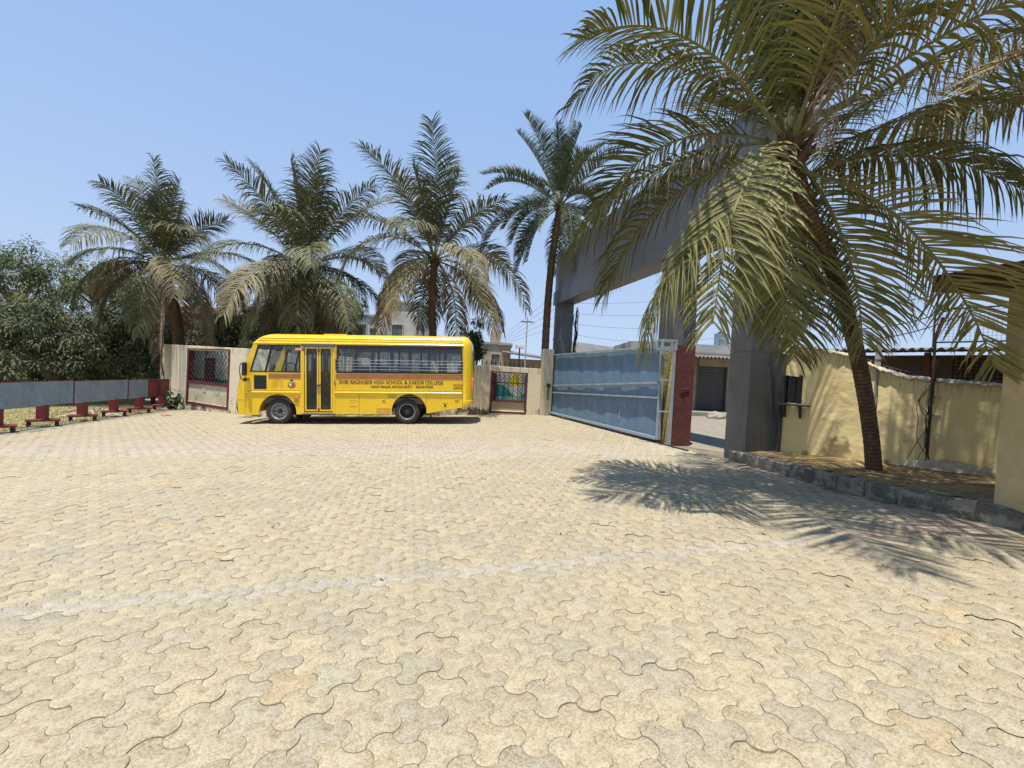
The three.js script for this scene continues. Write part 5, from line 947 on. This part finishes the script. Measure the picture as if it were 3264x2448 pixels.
// ------------------------------------------------------------------ grass and litter
{
  const r = rngOf(81), blade = new THREE.BufferGeometry(); blade.setAttribute('position', new THREE.Float32BufferAttribute([-0.006, 0, 0, 0.006, 0, 0, 0.002, 0.06, 0.012, -0.003, 0.055, 0.01, 0.004, 0.10, 0.035], 3)); blade.setIndex([0, 1, 2, 0, 2, 3, 3, 2, 4]); blade.computeVertexNormals();
  const N = 42000, im = new THREE.InstancedMesh(blade, mat([1, 1, 1], { roughness: 0.9 }), N), m = new THREE.Matrix4(), q = new THREE.Quaternion(), c = new THREE.Color();
  let k = 0;
  const lawnEdge = (z) => (z > -10.2 ? -12.75 : z > -13.2 ? mix(-12.75, -13.35, (-10.2 - z) / 3) : z > -16.4 ? mix(-13.35, -14.0, (-13.2 - z) / 3.2) : mix(-14.0, -15.1, (-16.4 - z) / 3.2));
  while (k < N) { const z = -7 - r() * 13, x = lawnEdge(z) + 0.25 - Math.pow(r(), 1.6) * 10, s = 0.5 + r() * 0.8; if (x > lawnEdge(z) && r() < 0.6) continue; m.compose(V(x, SL * x, z), q.setFromEuler(new THREE.Euler((r() - 0.5) * 0.9, r() * 6.3, (r() - 0.5) * 0.9)), V(s * 1.5, s * 0.55, s)); im.setMatrixAt(k, m); const g = r(), far = smooth(-11, -17, z) * 0.7; im.setColorAt(k, g < 0.55 - far * 0.5 ? c.setRGB(0.50, 0.42, 0.21) : g < 0.85 ? c.setRGB(0.36, 0.34, 0.14) : c.setRGB(0.18, 0.23, 0.08)); k++; }
  im.name = 'grass'; im.userData = { kind: 'stuff', label: 'short dry grass on the lawn behind the barricades', category: 'grass' }; scene.add(im);
  // fallen fronds heaped behind the barricades
  const h = thing('frond_heap', 'heap of grey dry palm fronds on the lawn behind the blue boards', 'dry fronds', [-14.6, gh(-14.6) + 0.02, -16.4]);
  for (let i = 0; i < 5; i++) part(h, 'dry_frond', frondGeo([V(0, 0.05 + i * 0.03, 0), V(0.5, 0.1 + i * 0.03, 0.2), V(1.2, 0.06, 0.3), V(1.7, 0.03, 0.3)], { ...DEAD, seed: 900 + i, n: 26, seg: 3, leaf: 0.5, green: [0.30, 0.25, 0.19], dust: [0.42, 0.37, 0.3], droop: 0.3, width: 0.04 }), M.dryLeaf).rotation.y = i * 0.9 + 2;
  // litter on the paving
  const litter = [[-2.32, -4.42, 'brown'], [-6.9, -16.0, 'brown'], [-0.38, -6.6, 'dark'], [0.55, -4.3, 'brown'], [2.55, -4.35, 'brown'], [-0.9, -3.3, 'brown'], [1.15, -3.15, 'brown'], [-1.18, -12.9, 'dark'], [-4.0, -5.1, 'brown'], [-2.6, -7.4, 'brown'], [0.1, -12.0, 'brown'], [1.2, -14.3, 'brown']];
  litter.forEach(([x, z, kind], i) => {
    const L = 0.04 + r() * 0.04, g = new THREE.PlaneGeometry(L, L * 0.4, 5, 2), p = g.attributes.position;
    for (let j = 0; j < p.count; j++) { const u = p.getX(j) / (L / 2); p.setY(j, p.getY(j) * (1 - u * u * 0.85)); p.setZ(j, 0.008 * u * u + 0.004 * r() + 0.5 * Math.abs(p.getY(j)) * 0.3); }
    g.rotateX(-PI / 2).rotateY(r() * 6); g.computeVertexNormals();
    single('fallen_leaf', g.translate(x, SL * x + 0.005, z), kind === 'dark' ? M.wood : (M.leafBrown ||= mat([0.16, 0.075, 0.035], { roughness: 0.8 })), 'small curled dry leaf lying on the paving', 'leaf', 'dry leaves on the paving');
  });
  const wr = new THREE.PlaneGeometry(0.32, 0.12, 6, 3), wp = wr.attributes.position; for (let j = 0; j < wp.count; j++) wp.setZ(j, r() * 0.05);
  wr.rotateX(-PI / 2).rotateY(0.3); wr.computeVertexNormals();
  single('wrapper', wr.translate(-12.1, SL * -12.1 + 0.01, -15.6), mat([0.5, 0.06, 0.05], { roughness: 0.5 }), 'crumpled red wrapper on the verge near the bus', 'litter');
}
// ------------------------------------------------------------------ buildings beyond the walls
function windowOn(parent, x, y, w, h, z, dark = M.dustyBlack) { const g = new THREE.Group(); g.name = 'window'; parent.add(g); part(g, 'frame', frameGeo(x, x + w, y, y + h, z - 0.05, z + 0.05, 0.07), M.postWhite); part(g, 'pane', box2(x + 0.07, x + w - 0.07, y + 0.07, y + h - 0.07, z - 0.02, z), M.tintPane); part(g, 'recess', box2(x + 0.02, x + w - 0.02, y + 0.02, y + h - 0.02, z - 0.04, z - 0.03), dark); }
{
  const o = thing('apartment_block', 'weathered white block with balcony behind the palms above the bus roof', 'building', [-12.4, -1.3, -33], -0.05);
  part(o, 'wall', metricUV(join([box2(0, 2.6, 0, 6.6, -5, 0), box2(2.6, 5.4, 0, 7.6, -5, 0.6)])), M.whiteWall);
  part(o, 'parapet', metricUV(join([box2(-0.1, 2.6, 6.6, 6.75, -5, 0.12), box2(2.5, 5.5, 7.6, 7.75, -5, 0.72)])), M.greyWall);
  part(o, 'balcony', metricUV(join([box2(0.3, 2.4, 4.0, 4.15, 0, 0.9), box2(0.3, 2.4, 4.15, 4.8, 0.84, 0.9)])), M.greyWall);
  windowOn(o, 0.6, 4.4, 0.9, 1.7, 0.01); windowOn(o, 1.65, 4.6, 0.6, 1.2, 0.01); windowOn(o, 3.5, 4.9, 0.9, 1.2, 0.61); windowOn(o, 0.5, 2.0, 1.0, 1.4, 0.01);
}
{
  const o = thing('pink_house', 'pink painted house glimpsed between mango trees and stout palm', 'building', [-30.5, -0.9, -36], 0.05);
  part(o, 'wall', metricUV(box2(0, 16, 0, 6.1, -4, 0)), M.pinkWall);
  part(o, 'roof', metricUV(box2(-0.3, 16.3, 6.1, 6.6, -4.3, 0.35)), M.pinkWall);
  part(o, 'roof_band', metricUV(box2(-0.3, 16.3, 5.75, 5.9, 0.02, 0.3)), M.redPaint);
  for (let k = 0; k < 5; k++) windowOn(o, 1.4 + k * 3, 2.6, 1.3, 1.5, 0.02);
}
{
  const o = thing('village_house', 'low tan house with lean-to roof beyond the spiked railing', 'building', [-2.2, 0.2, -31], 0.02);
  part(o, 'wall', metricUV(join([box2(0, 2.0, -0.3, 3.4, -3, 0), box2(0.5, 1.2, 3.4, 4.4, -3, -0.6)])), M.tan);
  part(o, 'roof', metricUV(at(box(0, 0, 0, 4.2, 0.08, 2.6), 3.5, 2.75, 0.2, 0.1, 0, -0.10)), M.sheetRoof);
  part(o, 'lean_to_wall', metricUV(box2(2.0, 5.2, -0.3, 2.5, -2, -0.2)), M.tan);
  part(o, 'parapet', metricUV(box2(-0.1, 2.1, 3.4, 3.55, -3.1, 0.1)), M.greyWall);
  windowOn(o, 0.6, 1.9, 0.7, 0.9, 0.01);
  const p = thing('village_house', 'small cream house with pitched roof seen over the blue gate', 'building', [3.4, 0.2, -34], 0.1);
  part(p, 'wall', metricUV(box2(0, 5, -0.3, 3.3, -4, 0)), M.tan); part(p, 'roof', metricUV(at(box(0, 0, 0, 5.6, 0.12, 3), 2.5, 3.6, 0.3, 0.35, 0, -0.08)), M.sheetRoof);
  windowOn(p, 1, 1.5, 0.9, 1, 0.01);
}
{ // shop across the street
  const o = thing('shop', 'shuttered shop with corrugated awning across the street between the columns', 'building', [5.2, 0.36, -18.6], -0.02);
  part(o, 'wall', metricUV(join([box2(0, 2.5, -0.4, 2.4, -4, 0), box2(3.72, 7.5, -0.4, 2.4, -4, 0), box2(2.5, 3.72, 2.0, 2.4, -4, 0)])), M.tan);
  part(o, 'parapet', metricUV(join([box2(-0.2, 7.7, 2.4, 2.92, -4.1, -0.5), box2(-0.2, 7.7, 2.50, 2.58, -0.5, -0.2)])), M.greyWall);
  part(o, 'plinth', metricUV(rbox2(-0.2, 7.6, -0.3, 0.14, 0.0, 1.1, 0.03)), M.concrete);
  const s = new THREE.Group(); s.name = 'shutter'; o.add(s);
  const slat = new THREE.CylinderGeometry(0.038, 0.038, 1.2, 8, 1, false, 0, PI).rotateZ(PI / 2).rotateX(PI / 2);
  for (let k = 0; k < 27; k++) part(s, 'slat', slat, M.shutter).position.set(3.11, 0.2 + k * 0.068, -0.12);
  part(s, 'shutter_box', metricUV(box2(2.5, 3.72, 1.98, 2.3, -0.1, 0.1)), M.tan); part(s, 'bottom_bar', box2(2.5, 3.72, 0.14, 0.2, -0.14, -0.06), M.darkMetal);
  part(s, 'guide', join([box2(2.48, 2.53, 0.14, 2.0, -0.14, 0.02), box2(3.69, 3.74, 0.14, 2.0, -0.14, 0.02)]), M.shutter);
  const aw = new THREE.PlaneGeometry(7.6, 1.3, 300, 1), p = aw.attributes.position; for (let i = 0; i < p.count; i++) p.setZ(i, 0.035 * Math.sin(p.getX(i) * 2 * PI / 0.15));
  aw.computeVertexNormals();
  part(o, 'awning', metricUV(at(aw, 3.7, 2.36, 0.55, -PI / 2 + 0.12, 0, 0)), M.sheetRoof);
  const tk = thing('water_tank', 'blue grey water tank on the shop roof', 'tank', [9.1, 3.28, -19.6]);
  part(tk, 'tank_body', new THREE.CylinderGeometry(0.3, 0.3, 0.55, 18).translate(0, 0.28, 0), M.boardBlue); part(tk, 'lid', new THREE.CylinderGeometry(0.14, 0.18, 0.08, 14).translate(0, 0.6, 0), M.darkMetal);
  const ds = thing('satellite_dish', 'small white satellite dish in front of the water tank', 'dish', [8.85, 3.28, -19.2]);
  part(ds, 'dish', at(new THREE.SphereGeometry(0.22, 18, 6, 0, PI * 2, 0, 0.75), 0, 0.28, 0, 2.1, 0.4, 0), M.postWhite); part(ds, 'mast', rod(V(0, 0, 0), V(0, 0.25, 0), 0.02), M.darkMetal);
  const r = rngOf(88);
  for (let k = 0; k < 9; k++) { const g = new THREE.IcosahedronGeometry(0.12 + r() * 0.2, 1), a = g.attributes.position; for (let i = 0; i < a.count; i++) { const f = 0.8 + 0.4 * vnoise(a.getX(i) * 9 + k, a.getY(i) * 9 + a.getZ(i) * 5, 64); a.setXYZ(i, a.getX(i) * f, a.getY(i) * f * 0.6, a.getZ(i) * f); } g.computeVertexNormals(); const x = 7.7 + r() * 1.6, z = -17.2 + r() * 0.6; single('rubble_stone', metricUV(g.translate(x, SL * x + 0.04, z)), M.concrete, 'lump of broken concrete at the foot of the shop plinth', 'rubble', 'rubble by the shop'); }
}
{ // shed behind the yellow wall
  const [o, L] = alongLine('tin_shed', 'dark tin roofed shed with lattice ventilator behind the yellow wall', 'building', [7.6, -11.6], [10.0, -8.2], 0.3);
  part(o, 'wall', metricUV(box2(0, L + 1.5, -0.3, 2.15, -3, -0.02)), M.rust);
  const aw = new THREE.PlaneGeometry(L + 2.2, 3.2, 220, 1), p = aw.attributes.position; for (let i = 0; i < p.count; i++) p.setZ(i, 0.03 * Math.sin(p.getX(i) * 2 * PI / 0.15)); aw.computeVertexNormals();
  part(o, 'roof', metricUV(at(aw, L / 2 + 0.6, 2.33, -0.9, -PI / 2 + 0.06, 0, 0)), M.sheetRoof);
  for (const x of [1.05, 2.35]) part(o, 'roof_post', metricUV(box2(x, x + 0.1, 0, 2.2, 0.05, 0.15)), M.canopyRed);
  const v = []; for (let i = 0; i < 16; i++) v.push(box2(2.75 + i * 0.075, 2.77 + i * 0.075, 1.62, 2.12, 0.0, 0.03)); for (let j = 0; j < 7; j++) v.push(box2(2.75, 3.95, 1.62 + j * 0.078, 1.645 + j * 0.078, 0.001, 0.028));
  part(o, 'ventilator_lattice', metricUV(join(v)), M.rust);
  const tp = tex(256, 128, (u, w) => { const n = fbm(u, w, 8, 5); return n > 0.53 ? [206, 200, 188] : [112, 52, 40]; });
  part(o, 'peeling_panel', planeUV(box2(2.75, 4.0, 1.1, 1.58, 0.0, 0.02), 1.25, 1.1, 1.58), new THREE.MeshStandardMaterial({ map: tp, roughness: 0.9 }));
  const f = thing('mesh_screen', 'black framed wire mesh screen above the tin shed roof', 'screen', [8.95, 2.6, -9.55], -Math.atan2(3.4, 2.4));
  part(f, 'screen_frame', join([frameGeo(0, 1.5, 0.1, 0.82, -0.015, 0.015, 0.03), box2(0, 0.03, -0.1, 0.1, -0.015, 0.015), box2(1.47, 1.5, -0.1, 0.1, -0.015, 0.015)]), M.darkMetal);
  const w = []; for (let i = 1; i < 24; i++) w.push(box(i * 0.0625, 0.46, 0, 0.004, 0.68, 0.004)); for (let j = 1; j < 11; j++) w.push(box(0.75, 0.1 + j * 0.0655, 0.006, 1.46, 0.004, 0.004));
  part(f, 'wire_mesh', join(w), M.darkMetal);
}
// ------------------------------------------------------------------ overhead wires and far poles
{
  const wire = (a, b, sag, label, r = 0.007) => { const pts = []; for (let i = 0; i <= 12; i++) { const t = i / 12; pts.push(V(mix(a[0], b[0], t), mix(a[1], b[1], t) - sag * 4 * t * (1 - t), mix(a[2], b[2], t))); } single('overhead_wire', tube(pts, r, 30, 4), M.wire, label, 'wire', 'overhead wires'); };
  for (let k = 0; k < 5; k++) wire([-3 + k * 0.2, 2.6 + k * 0.2, -30], [2.2, 6.2 - k * 0.45, -24], 0.25, 'thin power line fanning out beyond the spiked railing to the far column');
  for (let k = 0; k < 5; k++) wire([2.4, 5.9 - k * 0.55, -26], [14, 7.4 - k * 0.85, -27], 0.3 + 0.1 * k, 'thin power line seen in the gap above the blue gate');
  wire([5.6, 2.95, -8.4], [8.2, 3.55, -8.4], 0.02, 'single line running level from the palm to the canopy', 0.007);
  wire([5.9, 2.7, -8.0], [6.9, 3.0, -6.9], 0.12, 'slack cable dipping between palm trunk and canopy', 0.008);
  wire([5.9, 2.5, -8.0], [7.1, 2.95, -6.9], 0.15, 'slack cable dipping between palm trunk and canopy', 0.008);
  wire([5.8, 2.35, -7.9], [6.4, 1.9, -7.0], 0.06, 'cable dropping to the rusty pole', 0.008);
  const p = thing('street_lamp', 'slim street lamp with pale square head beyond the spiked railing', 'lamp post', [0.35, 0, -27]);
  part(p, 'pole', rod(V(0, -0.3, 0), V(0, 3.2, 0), 0.05, 0.04), M.darkMetal); part(p, 'lamp_head', at(rbox2(-0.25, 0.25, -0.12, 0.12, -0.05, 0.05, 0.03), 0, 3.3, 0, -0.3, 0.2, 0), M.postWhite);
  const q = thing('utility_pole', 'thin steel utility pole beyond the spiked railing', 'pole', [0.75, 0, -28]);
  part(q, 'pole', rod(V(0, -0.3, 0), V(0, 5.2, 0), 0.05, 0.035), M.postWhite); part(q, 'cross_arm', box2(-0.4, 0.4, 4.9, 4.96, -0.03, 0.03), M.darkMetal);
}

scene.traverse((o) => { if (o.isMesh) { o.castShadow = true; o.receiveShadow = true; } });
renderer.render(scene, camera);
